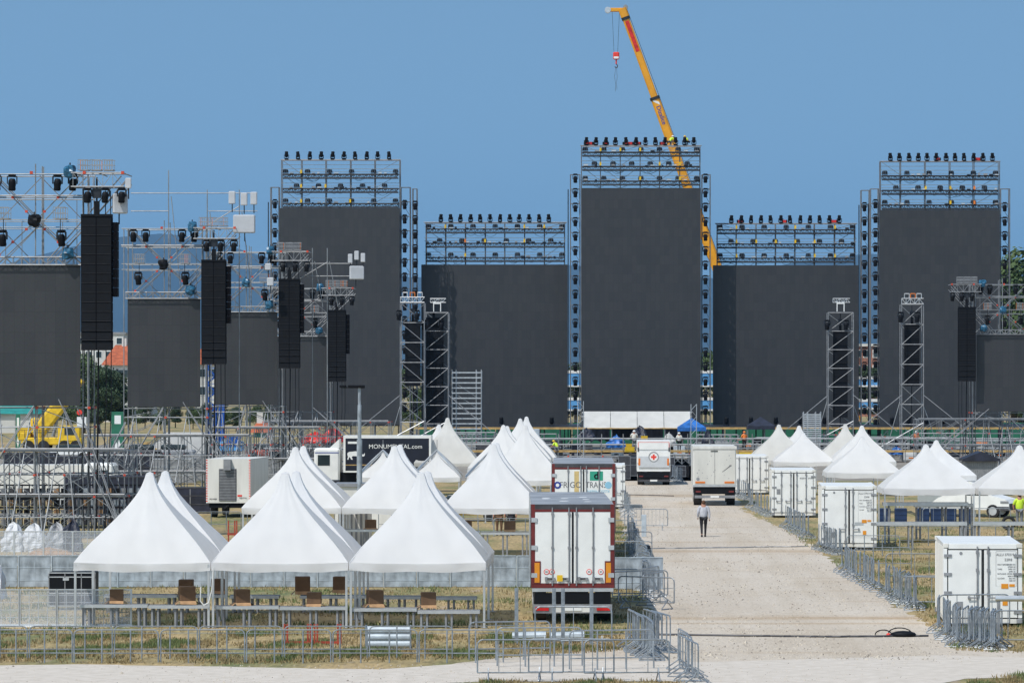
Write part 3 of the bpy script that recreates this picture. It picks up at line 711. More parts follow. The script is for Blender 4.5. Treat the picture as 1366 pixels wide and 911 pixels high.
gazebo(1015.5, 556, 568, 37, 380, 'tarpdark', 'dark navy pop-up gazebo with equipment on the stage front', 0)
def case(px, pb, wpx, hpx, D, m, lab, z0=None, dep=.9, trim='alu', grp='flight cases around the stage'):
    w_ = wpx * D / F; h_ = hpx * D / F; t = thing('flight_case', lab, 'flight case', (X(px, D), D, Z(pb, D) if z0 is None else z0), random.uniform(-.1, .1), grp)
    MB().box(-w_ / 2, w_ / 2, 0, dep, .08, h_, m, bev=.02).build('body', t)
    e = MB(); q = w_ / 2 + .006
    for zz in (.09, h_ * .62, h_ - .02): e.box(-q, q, -.012, -.002, zz - .018, zz + .018, trim)
    for xx in (-q, q - .03): e.box(xx, xx + .03, -.012, -.002, .11, h_ - .04, trim)
    e.box(-.12, .12, -.02, -.003, h_ * .34, h_ * .42, trim); e.build('metal_edging', t)
    cst = MB(); [cst.tube((a, b, 0), (a, b, .08), .05, 'rubber', 8) for a in (-w_ * .4, w_ * .4) for b in (.12, dep - .12)]; cst.build('caster', t)
lump('tarp', 'bright blue tarp over equipment below the white canopy', 'tarp', 822, 597, 1.9, 1.05, 1.6, 'tarpbright', 372, 3, 1.6)
lump('tarp', 'dark tarp draped in a peak behind the white lorry', 'tarp', 944, 597, 1.3, 1.6, 1.2, 'tarpdark', 372, 5, 2.4)
lump('tarp', 'pale tarp heap just right of the red cross truck roof', 'tarp', 893, 594, 1.3, 1.1, 1.2, 'canvaswarm', 371, 6, 1.2)
lump('tarp', 'wide black tarp left under the white canopy', 'tarp', 783, 587, 1.7, 1.1, 1.4, 'tarpdark', 378, 8, 1.1)
lump('tarp', 'dark blue tarp hanging centre under the white canopy', 'tarp', 852, 587, 1.6, 1.2, 1.4, 'tarpdark', 380, 9, 1.1)
lump('tarp', 'small blue tarp far right on the stage', 'tarp', 1196, 606, 1.2, .7, 1, 'tarpbright', 370, 10, 1.2)
lump('tarp', 'red tarp cover on the left, wider of the two', 'tarp', 419, 593, 2.5, 1.0, 1.6, 'tarpred', 350, 11, 1.1, group='red tarp covers')
lump('tarp', 'red tarp cover on the right, with the rounded top', 'tarp', 444, 590, 1.9, 1.15, 1.6, 'tarpred', 348, 12, 1.4, group='red tarp covers')
for k, (px, py) in enumerate([(419, 593), (444, 590)]):
    D = 349; z = Z(py, D); t = thing('speaker_stand', f'black riser under the {["left", "right"][k]} red tarp cover', 'riser', (X(px, D), D, 0), 0, 'risers under red tarps'); MB().box(-.6, .6, -.4, .5, 0, z - .05, 'darkgrey', bev=.03).build('body', t); MB().box(-.62, .62, -.43, -.41, z - .3, z - .25, 'alu').build('rail', t)
def crate(px, pb, wpx, hpx, D, m, lab):
    w_ = wpx * D / F; h_ = hpx * D / F; t = thing('crate', lab, 'crate', (X(px, D), D, Z(pb, D)), 0, 'coloured crates by the stage')
    MB().box(-w_ / 2, w_ / 2, 0, .7, 0, h_, m, bev=.03).build('body', t); b = MB(); [b.box(-w_ / 2 - .01, w_ / 2 + .01, -.02, -.003, h_ * q, h_ * q + .05, m) for q in (.25, .55, .9)]; b.build('rib', t)
crate(859.5, 589.5, 9, 8, 366, 'yellow', 'yellow crate just above the red cross truck'); crate(840, 603, 13, 7, 362, 'yellow', 'wide low yellow box left of the red cross truck'); crate(839, 597, 8, 5, 364, 'yellow', 'small yellow box resting on the wide low one')
for k, (px, pb, w_, h_, c) in enumerate([(989, 588, 10, 4, 'orange'), (998, 597, 8, 6, 'orange'), (976, 600, 7, 5, 'yellow'), (1010, 594, 12, 9, 'black'), (1026, 596, 9, 8, 'black'), (1100, 598, 12, 7, 'black'), (1222, 600, 14, 9, 'black'), (1310, 596, 16, 7, 'orange'), (1255, 600, 10, 8, 'black'), (1332, 598, 9, 8, 'black'),
                                          (640, 604, 12, 12, 'black'), (668, 600, 10, 10, 'darkgrey'), (728, 600, 12, 10, 'black'), (700, 601, 8, 8, 'black')]):
    case(px, pb, w_, h_, 380, c, f'{ {"black": "black", "orange": "orange", "yellow": "yellow", "darkgrey": "dark grey"}[c]} equipment case on the walkway clutter, {ORD[k]} listed along the stage front', dep=.8)
# long yellow/orange carts seen right of the lorry
t = thing('cable_ramp_cart', 'long orange yellow cart of cable ramps right of the white lorry', 'cart', (X(1026, 355), 355, Z(611, 355)))
MB().box(-2.9, 2.7, 0, 1.0, .1, .5, 'yellow').build('load', t); MB().box(-2.95, 2.75, -.03, 1.0, 0, .098, 'ply').build('bed', t)
f = MB(); [f.tube((x, -.1, -Z(611, 355)), (x, -.1, 1.2), .035, 'steel') for x in (-2.8, -1.4, 0, 1.4, 2.6)]; f.tube((-2.8, -.1, .9), (2.6, -.1, .9), .03, 'steel'); f.build('post', t)
# dark equipment stacks below the runway
for k, (px, pb, w_, h_) in enumerate([(833, 640, 16, 32), (808, 645, 14, 26), (906, 637, 18, 16), (870, 636, 60, 26)]):
    D = min(350, DG(max(pb, 627))); case(px, pb, w_, h_, D, 'darkgrey', ['tall dark equipment stack left of the red cross truck', 'dark equipment case right of the container behind the blue dot trailer', 'grey cage box right of the red cross truck', 'wide dark equipment row behind the red cross truck'][k], z0=0, dep=1.4, trim='grey')

for i, (a, b, D, top) in enumerate([(596, 660, 384, 577), (660, 742, 386, 579), (930, 985, 384, 580), (1085, 1160, 384, 580), (1160, 1215, 380, 583), (735, 850, 363, 612), (880, 930, 358, 606)]):
    t = thing('scaffold_bay', f'thin scaffold bay amid the stage equipment, {ORD[i]} of those built tight together', 'scaffold', (X(a, D), D, 0), 0, 'tight scaffold bays by the stage')
    f = MB(); lattice(f, 0, X(b, D) - X(a, D), 5, 0, 3, 2, [.7, 1.5, Z(top, D)] if Z(top, D) > 1.8 else [.6, Z(top, D)], .035, 'steelfar' if i % 2 else 'steel', .4, .1, 30 + i); f.build('frame', t)
rr = random.Random(77); cols_ = ['black', 'darkgrey', 'grey', 'black', 'blackmet', 'white', 'wallrib', 'navy']
for k in range(46):
    px = 600 + 770 * k / 46 + rr.uniform(-5, 5); D = rr.uniform(369, 403); c = rr.choice(cols_); w_ = rr.uniform(.5, 1.8); h_ = rr.uniform(.4, 1.9)
    if 772 < px < 930: h_ = min(h_, 1.2)
    t = thing('stage_equipment_box', f'equipment box amid the clutter between runway and stage, {["", "twenty ", "forty "][k // 20]}{ORD[k % 20]} from the left'.replace('twenty first', 'twenty-first'), 'equipment box', (X(px, D), D, Z(601, 365) if rr.random() < .5 and D < 380 else 0), rr.uniform(-.3, .3), 'equipment boxes before the stage')
    o = MB(); o.box(-w_ / 2, w_ / 2, 0, .7, .1, h_, c, bev=.03); o.build('body', t)
    e = MB(); e.box(-w_ / 2, w_ / 2, -.015, -.002, h_ * .6, h_ * .6 + .03, 'alu'); e.box(-w_ * .2, w_ * .2, -.02, -.002, h_ * .3, h_ * .45, rr.choice(['alu', 'grey', 'orange', 'black'])); e.build('fittings', t)

for k, (px, D, zt_, w_) in enumerate([(786, 427.5, 194, 1.2), (808, 427.5, 194, .7), (839, 427.5, 194, 1.4), (852, 427.5, 194, .6), (884, 427.5, 194, .7), (988, 431.2, 298, .8), (1047, 431.2, 298, .6), (1113, 431.2, 298, .9), (1252, 427.5, 215, .6), (1305, 427.5, 215, .9)]):
    t = thing('chain_motor', f'red strapped hoist unit between the top row lamps, {ORD[k]} from the left overall', 'hoist', (X(px, D), D + .6, Z(zt_, D) + .05), 0, 'red hoists on top of the screens')
    MB().box(-w_ / 2, w_ / 2, -.12, .12, .0, .34, 'black', bev=.03).build('body', t); MB().box(-w_ * .3, w_ * .25, -.14, -.123, .05, .34, 'tarpred').build('strap', t)

for k, (px, w_) in enumerate([(797, 33), (832, 33), (868, 33), (903, 33)]):  # added dark sheets stand in for the shade below the canopy
    D = 388.5; t = thing('added_shade_sheet', f'added dark sheet standing in for shade under the canopy, {ORD[k]} from the left', 'sheet', (X(px, D), D, 0), 0, 'dark sheets added as canopy shade'); q = w_ / 2 * D / F; z1 = Z(571, D); z0 = Z(588 - 3 * (k % 2), D)
    vs = []; fs = []
    for i in range(9):
        for j in range(3): vs.append((-q + 2 * q * i / 8, .12 * math.sin(i * 1.9 + k), z0 + (z1 - z0) * j / 2 + (.15 * math.sin(i * 2.3 + k) if j == 0 else 0)))
    for i in range(8):
        for j in range(2): b = i * 3 + j; fs.append((b, b + 3, b + 4, b + 1))
    m_ = MB().faces(vs, fs, 'tarpdark' if k != 1 else 'black'); m_.faces([(x, y + .02, z) for x, y, z in vs], [tuple(reversed(f_)) for f_ in fs], 'tarpdark'); m_.build('dark_panel', t, smooth=True); MB().tube((-q, .05, z1 + .02), (q, .05, z1 + .02), .03, 'steel').build('rail', t)
# ================================================================ DELAY TOWERS (screen + hung speakers + lamps)
def line_array(name, lab, loc, rows, w_, ch, twin=True, rz=0, zfoot=0, group='hanging speaker columns', curve=True, side=None):
    t = thing(name, lab, 'speakers', loc, rz, group); y = 0; z = 0; ang = 0
    for k in range(rows):
        if curve: ang = R(.35 * max(0, k - rows * .45) ** 1.5 * 14 / rows)
        c_, s_ = math.cos(ang), math.sin(ang); b = MB(); hw = w_ / 2
        def P(x, yy, zz): return (x, y + yy * c_ - zz * s_ * -1 * -1, z - zz * c_ - yy * s_ * 0 + yy * s_)
        pts = [(-hw, 0), (hw, 0)]; vs = []
        for (yy, zz) in ((0, 0), (0, ch + .01), (.55, ch - .02), (.55, .02)):
            vs += [P(-hw, yy, zz), P(hw, yy, zz)]
        b.faces(vs, [(0, 2, 3, 1), (2, 4, 5, 3), (4, 6, 7, 5), (6, 0, 1, 7), (0, 6, 4, 2), (1, 3, 5, 7)], 'speaker')
        for (xa, xb) in (((-hw + .02, -.025), (.025, hw - .02)) if twin else ((-hw + .02, hw - .02),)):
            vs = []
            for xx in (xa, xb):
                for zz in (.03, ch - .05): vs.append(P(xx, -.012, zz))
            b.faces(vs, [(0, 1, 3, 2)], 'black')
            vs = [P(xa, -.02, ch - .035), P(xb, -.02, ch - .035), P(xb, -.02, ch - .02), P(xa, -.02, ch - .02)]; b.faces(vs, [(0, 3, 2, 1)], 'speakerb')
        cab = b.build('speaker_cabinet', t)
        cab.data.update()
        y += ch * s_ ; z -= ch * c_
    f = MB(); f.box(-w_ / 2, w_ / 2, -.05, .55, .0, .12, 'black'); f.box(-.12, .12, .1, .4, .12, .75, 'black'); f.tube((0, .25, .7), (0, .25, 1.9), .05, 'blackmet'); f.box(-.2, .2, .1, .42, .9, 1.35, 'blackmet'); f.build('hoist_bracket', t)
    if zfoot is not None:
        c = MB(); c.path([(0, .62, .2), (.02, .66, z), (-.02, .66, z - (loc[2] + z - zfoot) * .5), (-.10, .75, -loc[2] + zfoot)], .045, 'black'); c.build('cable', t)
    if side:
        for k in range(side): MB().box(w_ / 2 + .02, w_ / 2 + .26, .1, .75, -.25 - (k + 1) * ch * .98, -.27 - k * ch * .98, 'speaker').build('side_cabinet', t)
    return t
def antenna_box(px, py, wpx, hpx, D, lab, poleto=None, tilt=0):
    w_ = wpx * D / F; h_ = hpx * D / F; t = thing('antenna_box', lab, 'antenna', (X(px, D), D - .3, Z(py, D)), tilt, 'white antenna boxes on the towers')
    MB().box(-w_ / 2, w_ / 2, 0, w_ * .35, -h_ / 2, h_ / 2, 'antenna', bev=min(.05, w_ * .1)).build('body', t)
    b = MB(); b.tube((0, w_ * .35 + .08, -h_ / 2 - .5), (0, w_ * .35 + .08, h_ / 2 * .6), .035, 'blackmet'); b.tube((0, w_ * .3, 0), (0, w_ * .35 + .08, 0), .04, 'blackmet'); b.build('bracket', t)
def wrapped(lab, loc, m_, seed):
    vs = []; fs = []; n = 12; k = 8
    for j in range(k + 1):
        t = PI * j / k
        for i in range(n):
            a = 2 * PI * i / n; p = Vector((math.sin(t) * math.cos(a), math.sin(t) * math.sin(a), math.cos(t)))
            sq = .75 / max(abs(p.x), abs(p.y), abs(p.z)) * .5 + .5; q = sq * (1 + .35 * mnoise.noise(p * 1.8 + Vector((seed * 3.1, 0, 0)))); vs.append(tuple(p * q * .34))
    for j in range(k):
        for i in range(n): fs.append((j * n + i, (j + 1) * n + i, (j + 1) * n + (i + 1) % n, j * n + (i + 1) % n))
    o = MB().faces(vs, fs, m_).build('wrapped_lamp', loc=loc); tag(o, lab, 'stage light'); MB().box(-.03, .03, -.03, .03, .28, .42, 'blackmet').build('clamp', o)
def delay_tower(nm, D, xr, zb, zt, mir=1, zl=0, outl=-8.5, outr=3.0, mast=0, seed=0):
    """local x runs from the screen's inner edge (0) outwards to -4.4; mir=-1 mirrors"""
    h = zt - zb; k = h / 6.5
    s_ = thing('scaffold_tower', f'{nm} scaffold tower with hanging screen and speaker column', 'scaffold', (xr, D, 0), 0, 'delay towers'); f = MB(); m = mir
    zs = lambda q: zt + q * k
    top = zs(4.4); r = .034
    for x in (.35, .1, -2.2, -4.4, -4.65):
        for y in (.25, 2.5):
            f.tube((m * x, y, 0), (m * x, y, top + (.5 if x == -2.2 else 0)), r, 'steel')
    for x in (-4.0, -3.2, -1.2, -.5): f.tube((m * x, 2.5, zt - .3), (m * x, 2.5, zs(3.3 if int(x * 10) % 2 else 2.25)), r * .7, 'steelfar', 4)
    for (xa, xb) in ((-4.4, -2.2), (-2.2, 0)):
        for (za, zb_) in ((0, 2.2), (2.2, 4.4)): f.tube((m * xa, 2.5, zs(za)), (m * xb, 2.5, zs(zb_)), r * .75, 'steelfar', 4); f.tube((m * xb, 1.6, zs(za)), (m * xa, 1.6, zs(zb_)), r * .75, 'steelfar', 4)
    for x in (-1.95,): f.tube((m * x, 1.2, zt), (m * x, 1.2, top + .4), r, 'steel')
    for z in (top, zs(3.3), zs(2.25), zs(1.9)):
        for y in (.25, 2.5): f.tube((m * -4.8, y, z), (m * .4, y, z), r * (.95 if z > zs(2.5) else .7), 'steel')
    f.tube((m * -4.8, .0, zs(3.3) + .08), (m * .4, .0, zs(3.3) + .08), .04, 'towertube')
    for a, b in (((-4.4, top), (-2.2, zs(2.2))), ((-2.2, zs(2.2)), (0, zs(.2))), ((-2.2, zs(2.2)), (-4.4, zs(.2))), ((-2.2, zs(2.2)), (0, top))):
        for y in (.22, 2.5): f.tube((m * a[0], y, a[1]), (m * b[0], y, b[1]), r * .9, 'steel')
        for q in (.2, .5, .8):
            xx = a[0] + (b[0] - a[0]) * q; zz = a[1] + (b[1] - a[1]) * q; f.box(m * xx - .06, m * xx + .06, .14, .25, zz - .06, zz + .06, 'red')
    for a, b in (((-1.6, zs(.3)), (2.0, zs(4.3))), ((-1.2, zs(.3)), (2.2, zs(4.0)))):     # raking braces to the speaker arm
        for y in (.0, 2.4): f.tube((m * a[0], y, a[1]), (m * b[0], y, b[1]), r, 'towertube')
    # top arm over the speakers
    for z in (top, zs(3.75)):
        for y in (-1.1, .2): f.tube((m * -.3, y, z), (m * 2.25, y, z), r, 'towertube')
    f.truss((m * -.2, -1.1, zs(3.75)), (m * 2.2, -1.1, zs(3.75)), top - zs(3.75), .03, 'towertube', .5)
    for x in (-.2, 1.0, 2.2): f.tube((m * x, -1.1, zs(3.75)), (m * x, .2, zs(3.75)), .03, 'towertube'); f.tube((m * x, -1.1, top), (m * x, 2.4, top), .03, 'towertube')
    for x in (.35, -2.2, 2.2): f.box(m * x - .07, m * x + .07, -1.2, -1.1, top - .07, top + .07, 'red')
    # wire baskets
    def basket(x0, x1, z0, z1, mm):
        for z in (z0, (z0 + z1) / 2, z1):
            f.tube((x0, -1.15, z), (x1, -1.15, z), .022, mm, 4); f.tube((x0, -.4, z), (x1, -.4, z), .022, mm, 4)
        x = x0
        while x <= x1 + .01:
            for y in (-1.15, -.4): f.tube((x, y, z0), (x, y, z1), .016, mm if random.random() < .9 else 'orange', 4)
            x += .12
        f.box(x0, x1, -1.1, -.45, z0, z0 + .03, 'towertube')
    for a, b in ((.05, .55), (.62, 1.15), (1.22, 1.75)): basket(min(m * a, m * b), max(m * a, m * b), top + .12, top + .62, 'towertube')
    for a in (-1.15, -3.9): basket(min(m * a, m * (a + .6)), max(m * a, m * (a + .6)), zs(2.25), zs(2.25) + .55, 'towertube'); f.tube((m * (a + .3), -.8, zs(1.3)), (m * (a + .3), -.8, zs(2.25)), .02, 'black')
    f.build('frame', s_)
    tr = MB(); tr.truss((m * -4.5, -.2, zt + .12), (m * .1, -.2, zt + .12), .38, .035, 'towertube', .42, depth=.35); tr.build('top_truss', s_)
    # lower scaffold with rakers
    g = MB(); lv = [z for z in (1.05, 2.05, 3.1, 4.25, 5.4, zb - .1) if z < zb + .05]
    lattice(g, m * outl if m > 0 else m * outr, m * outr if m > 0 else m * outl, 7, -.4, 4.6, 3, lv[:4], r * .85, 'steel', .5, .3, seed, .15)
    lattice(g, m * -4.65 if m > 0 else m * 0.4, m * .4 if m > 0 else m * -4.65 * 1, 2, .25, 2.5, 1, lv, r, 'steel', .5, .25, seed + 9)
    for (x0, x1, z1) in ((-4.5, outl, zb * .85), (.3, outr, zb * .85), (-2.2, outl * .8, zb), (-1, outr, zb * 1.05), (-4.4, -7.6, zb * .7)):
        for y in (-.4, .1, 4.6): g.tube((m * x0, y, z1), (m * x1, y - .6, .1), r * .8, 'towertube')
    for x0 in (-4.0, -2.4, -.8):
        for q in (-1, 1): g.tube((m * x0, .5, zb - .1), (m * (x0 + q * .75), -1.6 + q * .3, .1), r * .9, 'steel')
    for z in (lv[1], lv[3]) if len(lv) > 3 else (lv[-1],):
        g.tube((m * outl, -.45, z + .12), (m * outr, -.45, z + .12), .045, 'towertube'); g.box(min(m * outl, m * outr), max(m * outl, m * outr), -.42, .35, z + .0, z + .06, 'towertube')
    if mast:                                     # free standing frame carrying antennas
        rails, posts_ = mast
        for (ra, rb, q) in rails: g.tube((m * ra, .8, zs(q)), (m * rb, .8, zs(q)), r * .9, 'towertube')
        for (x, q) in posts_:
            g.tube((m * x, .8, 0), (m * x, .8, zs(q)), r, 'steel'); g.tube((m * x + .15, .8, zs(q * .8)), (m * x + .75, .8, zs(.5)), r * .8, 'steel')
        (x, q) = posts_[-1]; g.tube((m * (x - 3.6), .8, zs(q - 3.2)), (m * x, .8, zs(q - 1.0)), r * .9, 'towertube')
    g.build('base_scaffold', s_); cbm = MB()
    for x in (.2, .55, 1.25, 1.5): cbm.path([(m * x, -.2, zs(3.6)), (m * (x + .05), -.3, zb), (m * (x - .12), -.1, zb * .5), (m * (x + .1), -.6, .1)], .028, 'black', 4)
    cbm.build('hanging_cable', s_)
    scr = thing('led_screen', f'LED screen hanging in {nm} scaffold tower', 'screen', (xr - m * 2.2, D, 0), 0, 'delay tower screens')
    MB().box(-2.2, 2.2, 0, .14, zb, zt, 'led').build('screen_surface', scr); MB().box(-2.2, 2.2, -.01, .16, zt + .003, zt + .1, 'blackmet').build('top_bumper', scr)
    line_array('speaker_column', f'black speaker column hanging from {nm} scaffold tower', (xr + m * .92, D - 1.1, zs(2.35)), 14, 1.48, 6.25 * k / 14, side=8 if seed != 9 else None, zfoot=.5)
    # lamps under the top rail, some wrapped in blue plastic
    for i, x in enumerate((-4.05, -3.3, -1.1, -.35)):
        MH.at((xr + m * x, D - .02, top - .02), .2 * i, f'{ORD[i]} lamp under the top rail of {nm} tower', f'lamps of {nm} tower', .76)
    for i, x in enumerate((-3.7, -.85)):
        MH.at((xr + m * x, D - .45, zs(1.75)), -.3, f'{["outer", "inner"][i]} lamp above the screen of {nm} tower', f'lamps of {nm} tower', .76)
    for i, x in enumerate((.5, 1.35, 2.15)):
        MH.at((xr + m * x, D - 1.1, zs(3.7)), .4, f'{["inner", "middle", "outer"][i]} lamp on the speaker arm of {nm} tower', f'lamps of {nm} tower', .70)
    wrapped(f'lamp wrapped in blue plastic on the top rail of {nm} tower', (xr - m * .45, D - .3, zs(4.5)), 'tarpblue', seed)
    wrapped(f'blue plastic wrapped lamp above the screen of {nm} tower', (xr - m * .55, D - .3, zs(.65)), 'tarpblue', seed + 5)
    wrapped(f'dark wrapped box at the brace crossing of {nm} tower', (xr - m * 2.2, D - .2, zs(2.2)), 'black' if seed < 2 else 'tarpblue', seed + 9)
delay_tower('the nearest left', 192, X(107, 192), 6.45, 13.15, 1, seed=0, outl=-8, outr=2.2)
delay_tower('the second left', 240, X(267, 240), 6.03, 12.48, 1, seed=1, mast=(((-4.3, 3.4, 6.6), (-4.3, -2.0, 5.5), (.4, 3.4, 5.5)), ((-2.0, 8.0), (.35, 6.8), (2.3, 6.8))), outl=-7, outr=3)
delay_tower('the third left', 278, X(370, 278), 5.9, 12.3, 1, seed=2, mast=(((1.9, 5.2, 3.6), (2.0, 5.0, 2.7)), ((2.4, 4.7), (3.45, 4.7))), outl=-5, outr=3)
delay_tower('the farthest left', 317, X(435, 317), 5.16, 11.0, 1, seed=3, outl=-5, outr=5)
delay_tower('the right hand', 335, X(1303, 335), 4.94, 11.35, -1, seed=9, outl=-9, outr=5)
antenna_box(172, 245, 8, 14, 191, 'small white box at the tip of the nearest left tower arm')
antenna_box(162, 272, 20, 27, 191.4, 'large white panel behind the arm of the nearest left tower', tilt=.35)
for k, (px, py) in enumerate([(310, 264), (326, 266), (339, 265)]): antenna_box(px, py, 9, 17, 240, f'slim white antenna box {["left", "middle", "right"][k]} of the three over the second left tower')
antenna_box(326, 299, 29, 24, 240, 'big square white antenna box on the second left tower mast')
for k, (px, py) in enumerate([(467.5, 345), (476, 341), (484.5, 344)]): antenna_box(px, py, 6, 12, 278, f'slim white antenna box {["left", "middle", "right"][k]} of the three over the farthest left tower')
antenna_box(477, 364, 19, 18, 278, 'square white antenna box beside the farthest left tower', tilt=.3)
antenna_box(361, 376, 9, 11, 276, 'white box between the second and the third left towers'); antenna_box(358, 356, 8, 9, 276, 'upper white box between the second and third left towers')

# ================================================================ PA TOWERS BY THE STAGE
def pa_tower(px0, px1, ptop, D, lab, arr, ladder, flip=1, seed=0, rake=(1, 1)):
    a, b = X(px0, D), X(px1, D); w_ = b - a; t = thing('lattice_tower', f'{lab} scaffold tower in front of the stage screens', 'scaffold', ((a + b) / 2, D, 0), 0, 'speaker towers by the stage')
    f = MB(); top = Z(ptop, D); q = w_ / 2; n = 7; z0 = top * .0
    lv = [top - i * (top - .6) / 7.5 for i in range(8)]
    for xx in (-q, q):
        for yy in (0, 2.3): f.tube((xx, yy, 0), (xx, yy, top), .045, 'towertube')
    for i, z in enumerate(lv):
        for yy in (0, 2.3): f.tube((-q, yy, z), (q, yy, z), .038, 'towertube')
        for xx in (-q, q): f.tube((xx, 0, z), (xx, 2.3, z), .035, 'steel', 4)
        if i:
            f.tube((-q * flip, 0, z), (q * flip, 0, lv[i - 1]), .034, 'towertube'); f.tube((q * flip, 2.3, z), (-q * flip, 2.3, lv[i - 1]), .035, 'steel', 4)
    if rake[0]: f.tube((-q, 0, Z(527, D)), (-q - 4.0, -.5, Z(572, D)), .04, 'towertube'); f.tube((-q, 2.3, Z(535, D)), (-q - 1.6, 2, 0), .04, 'steel')
    if rake[1]: f.tube((q, 0, Z(527, D)), (q + 4.2, -.5, Z(575, D)), .04, 'towertube'); f.tube((q, 2.3, Z(535, D)), (q + 2, 2, 0), .04, 'steel')
    f.tube((-q - 2.6, -.5, 1.0), (q, 0, 3.6), .045, 'alu'); f.box(-q - 2.6, q + 2.6, -.5, .1, .9, 1.04, 'towertube')
    f.build('frame', t)
    h_ = MB(); 
    if ladder: h_.truss((-q * .6, .6, top + 1.0), (q * .75, .6, top + 1.0), .38, .035, 'alu', .35, depth=.4); h_.box(-.38, -.30, .5, .8, top + .02, top + 1, 'white'); h_.box(.30, .38, .5, .8, top + .02, top + 1, 'white'); h_.box(-.299, .299, .5, .8, top + .85, top + .97, 'white'); h_.box(-q, q, 0, 1.2, top + .003, top + .1, 'blackmet')
    else:
        h_.truss((-q, -.1, top + .05), (q, -.1, top + .05), .5, .035, 'alu', .4, depth=.5)
        for i in range(3):
            x = -q + .25 + i * (w_ - .9) / 2; mm = 'orange' if i % 2 else 'alu'
            for (u, v) in (((0, .55), (0, 1.0)), ((0, 1.0), (.45, 1.0)), ((.45, 1.0), (.45, .55)), ((.45, .55), (0, .55))): h_.tube((x + u[0], 0, top + u[1]), (x + v[0], 0, top + v[1]), .04, mm)
    h_.build('top_rig', t)
    line_array('speaker_column', f'black speaker column hanging inside {lab} tower by the stage', ((a + b) / 2 + arr[2], D + .8, Z(arr[0], D)), arr[3], arr[4], (Z(arr[0], D) - Z(arr[1], D)) / arr[3], False, zfoot=1.0, curve=False, group='speaker columns by the stage')
    for i, x in enumerate((-q - .12, q * .4)):
        MH.at(((a + b) / 2 + x, D - .25, top - .7), .3, f'{["outer", "inner"][i]} lamp at the head of {lab} tower by the stage', f'lamps of {lab} tower', .95)
pa_tower(534, 566, 404, 385, 'the leftmost', (430, 515, 0, 12, 1.5), False, -1, rake=(1, 0))
pa_tower(567.5, 598, 417, 387, 'the second', (425, 565, -.35, 16, 1.9), True, 1, 1, rake=(0, 1))
pa_tower(1105, 1138.5, 417, 385, 'the third, slim-headed,', (444, 557, 0, 14, 1.4), True, 1, 2, rake=(1, 1))
pa_tower(1203, 1232, 406, 372, 'the fourth, orange-topped,', (434, 515, 0, 12, 1.4), False, 1, 3, rake=(1, 1))
def stair_tower(px0, px1, pt, pb, D, lab, step):
    a, b = X(px0, D), X(px1, D); w_ = b - a; t = thing('scaffold_stairs', lab, 'scaffold', ((a + b) / 2, D, 0), 0, 'open scaffold stands'); f = MB(); q = w_ / 2; top = Z(pt, D)
    for xx in (-q, -q + .4, q - .5, q): f.tube((xx, 0, 0), (xx, 0, top + .3), .04, 'alu'); f.tube((xx, 2, 0), (xx, 2, top + .2), .04, 'steel')
    z = top; k = 0
    while z > .4:
        f.box(-q, q, -.05, .0, z - .06, z + .06, 'alu'); f.tube((-q, 2, z), (q, 2, z), .04, 'steel', 4); f.box(-q, q, .0, 2, z - .09, z - .05, 'steel') if k % 3 == 2 else None; z -= step; k += 1
    for i in range(3): zz = top - 1 - i * 2.1 * step / .5 * .5; f.tube((-q + .3, .1, zz), (q - .3, .1, max(.1, zz - 1.5)), .04, 'steel')
    f.build('frame', t)
stair_tower(603, 642, 497, 600, 388, 'open scaffold stand with many bright rails left of centre', .5)
stair_tower(1072, 1095, 553, 612, 384, 'small scaffold steps beside the third speaker tower', .2)

# ================================================================ CRANES
D = 480
t = thing('mobile_crane', 'tall yellow telescopic crane boom rising behind the tallest screen', 'crane', (X(1031, D), D, 0))
bx = X(1031, D); base = Vector((0, 0, 2.6)); tip = Vector((X(831, D) - bx, 0, Z(15, D))); 
d = (tip - base); L = d.length; u = d.normalized(); side = Vector((u.z, 0, -u.x))
def seg(m_, a, b, wd, mt, dep=None):
    p = base + u * a; q = base + u * b; s_ = side * wd / 2; e = Vector((0, (dep or wd) / 2, 0)); c = .35
    ring = [s_ + e * (1 - c), s_ * (1 - c) + e, -s_ * (1 - c) + e, -s_ + e * (1 - c), -s_ - e * (1 - c), -s_ * (1 - c) - e, s_ * (1 - c) - e, s_ - e * (1 - c)]
    vs = [p + r for r in ring] + [q + r for r in ring]
    m_.faces(vs, [(i, (i + 1) % 8, 8 + (i + 1) % 8, 8 + i) for i in range(8)] + [tuple(range(7, -1, -1)), tuple(range(8, 16))], mt)
for (a, b, wd) in ((0, .30, 1.35), (.30, .56, 1.22), (.56, .79, 1.06), (.79, .985, .84)):
    b_ = MB(); seg(b_, a * L, b * L, wd, 'crane'); bs = b_.build('boom_section', t)
    c_ = MB(); seg(c_, b * L - .35, b * L, wd + .16, 'blackmet'); c_.build('collar', bs)
hd = MB(); seg(hd, .985 * L, L + .3, 1.0, 'crane'); p = base + u * (L + .1)
hd.box(p.x - 1.9, p.x + .2, -.3, .3, p.z - .2, p.z + .25, 'crane', bev=.05); hd.tube((p.x - 1.8, -.35, p.z), (p.x - 1.8, .35, p.z), .38, 'alu', 10); hd.tube((p.x + .35, -.3, p.z + .35), (p.x + .35, .3, p.z + .35), .3, 'steel', 10); hd.build('boom_head', t)
rp = MB(); p0 = base + u * (.90 * L) ; p1 = base + u * (.975 * L); e = Vector((0, -.435, 0)); s_ = side * .20
rp.faces([p0 - s_ * 1.2 + e, p0 + s_ * 1.2 + e, p1 + s_ * 1.2 + e, p1 - s_ * 1.2 + e], [(3, 2, 1, 0)], 'tarpred'); rp.build('red_marking', t)
cb = MB(); o_ = side * .75; cb.tube(base + u * 2 + o_, base + u * L + o_ * .7, .035, 'black', 4); hx = X(821.5, D) - bx
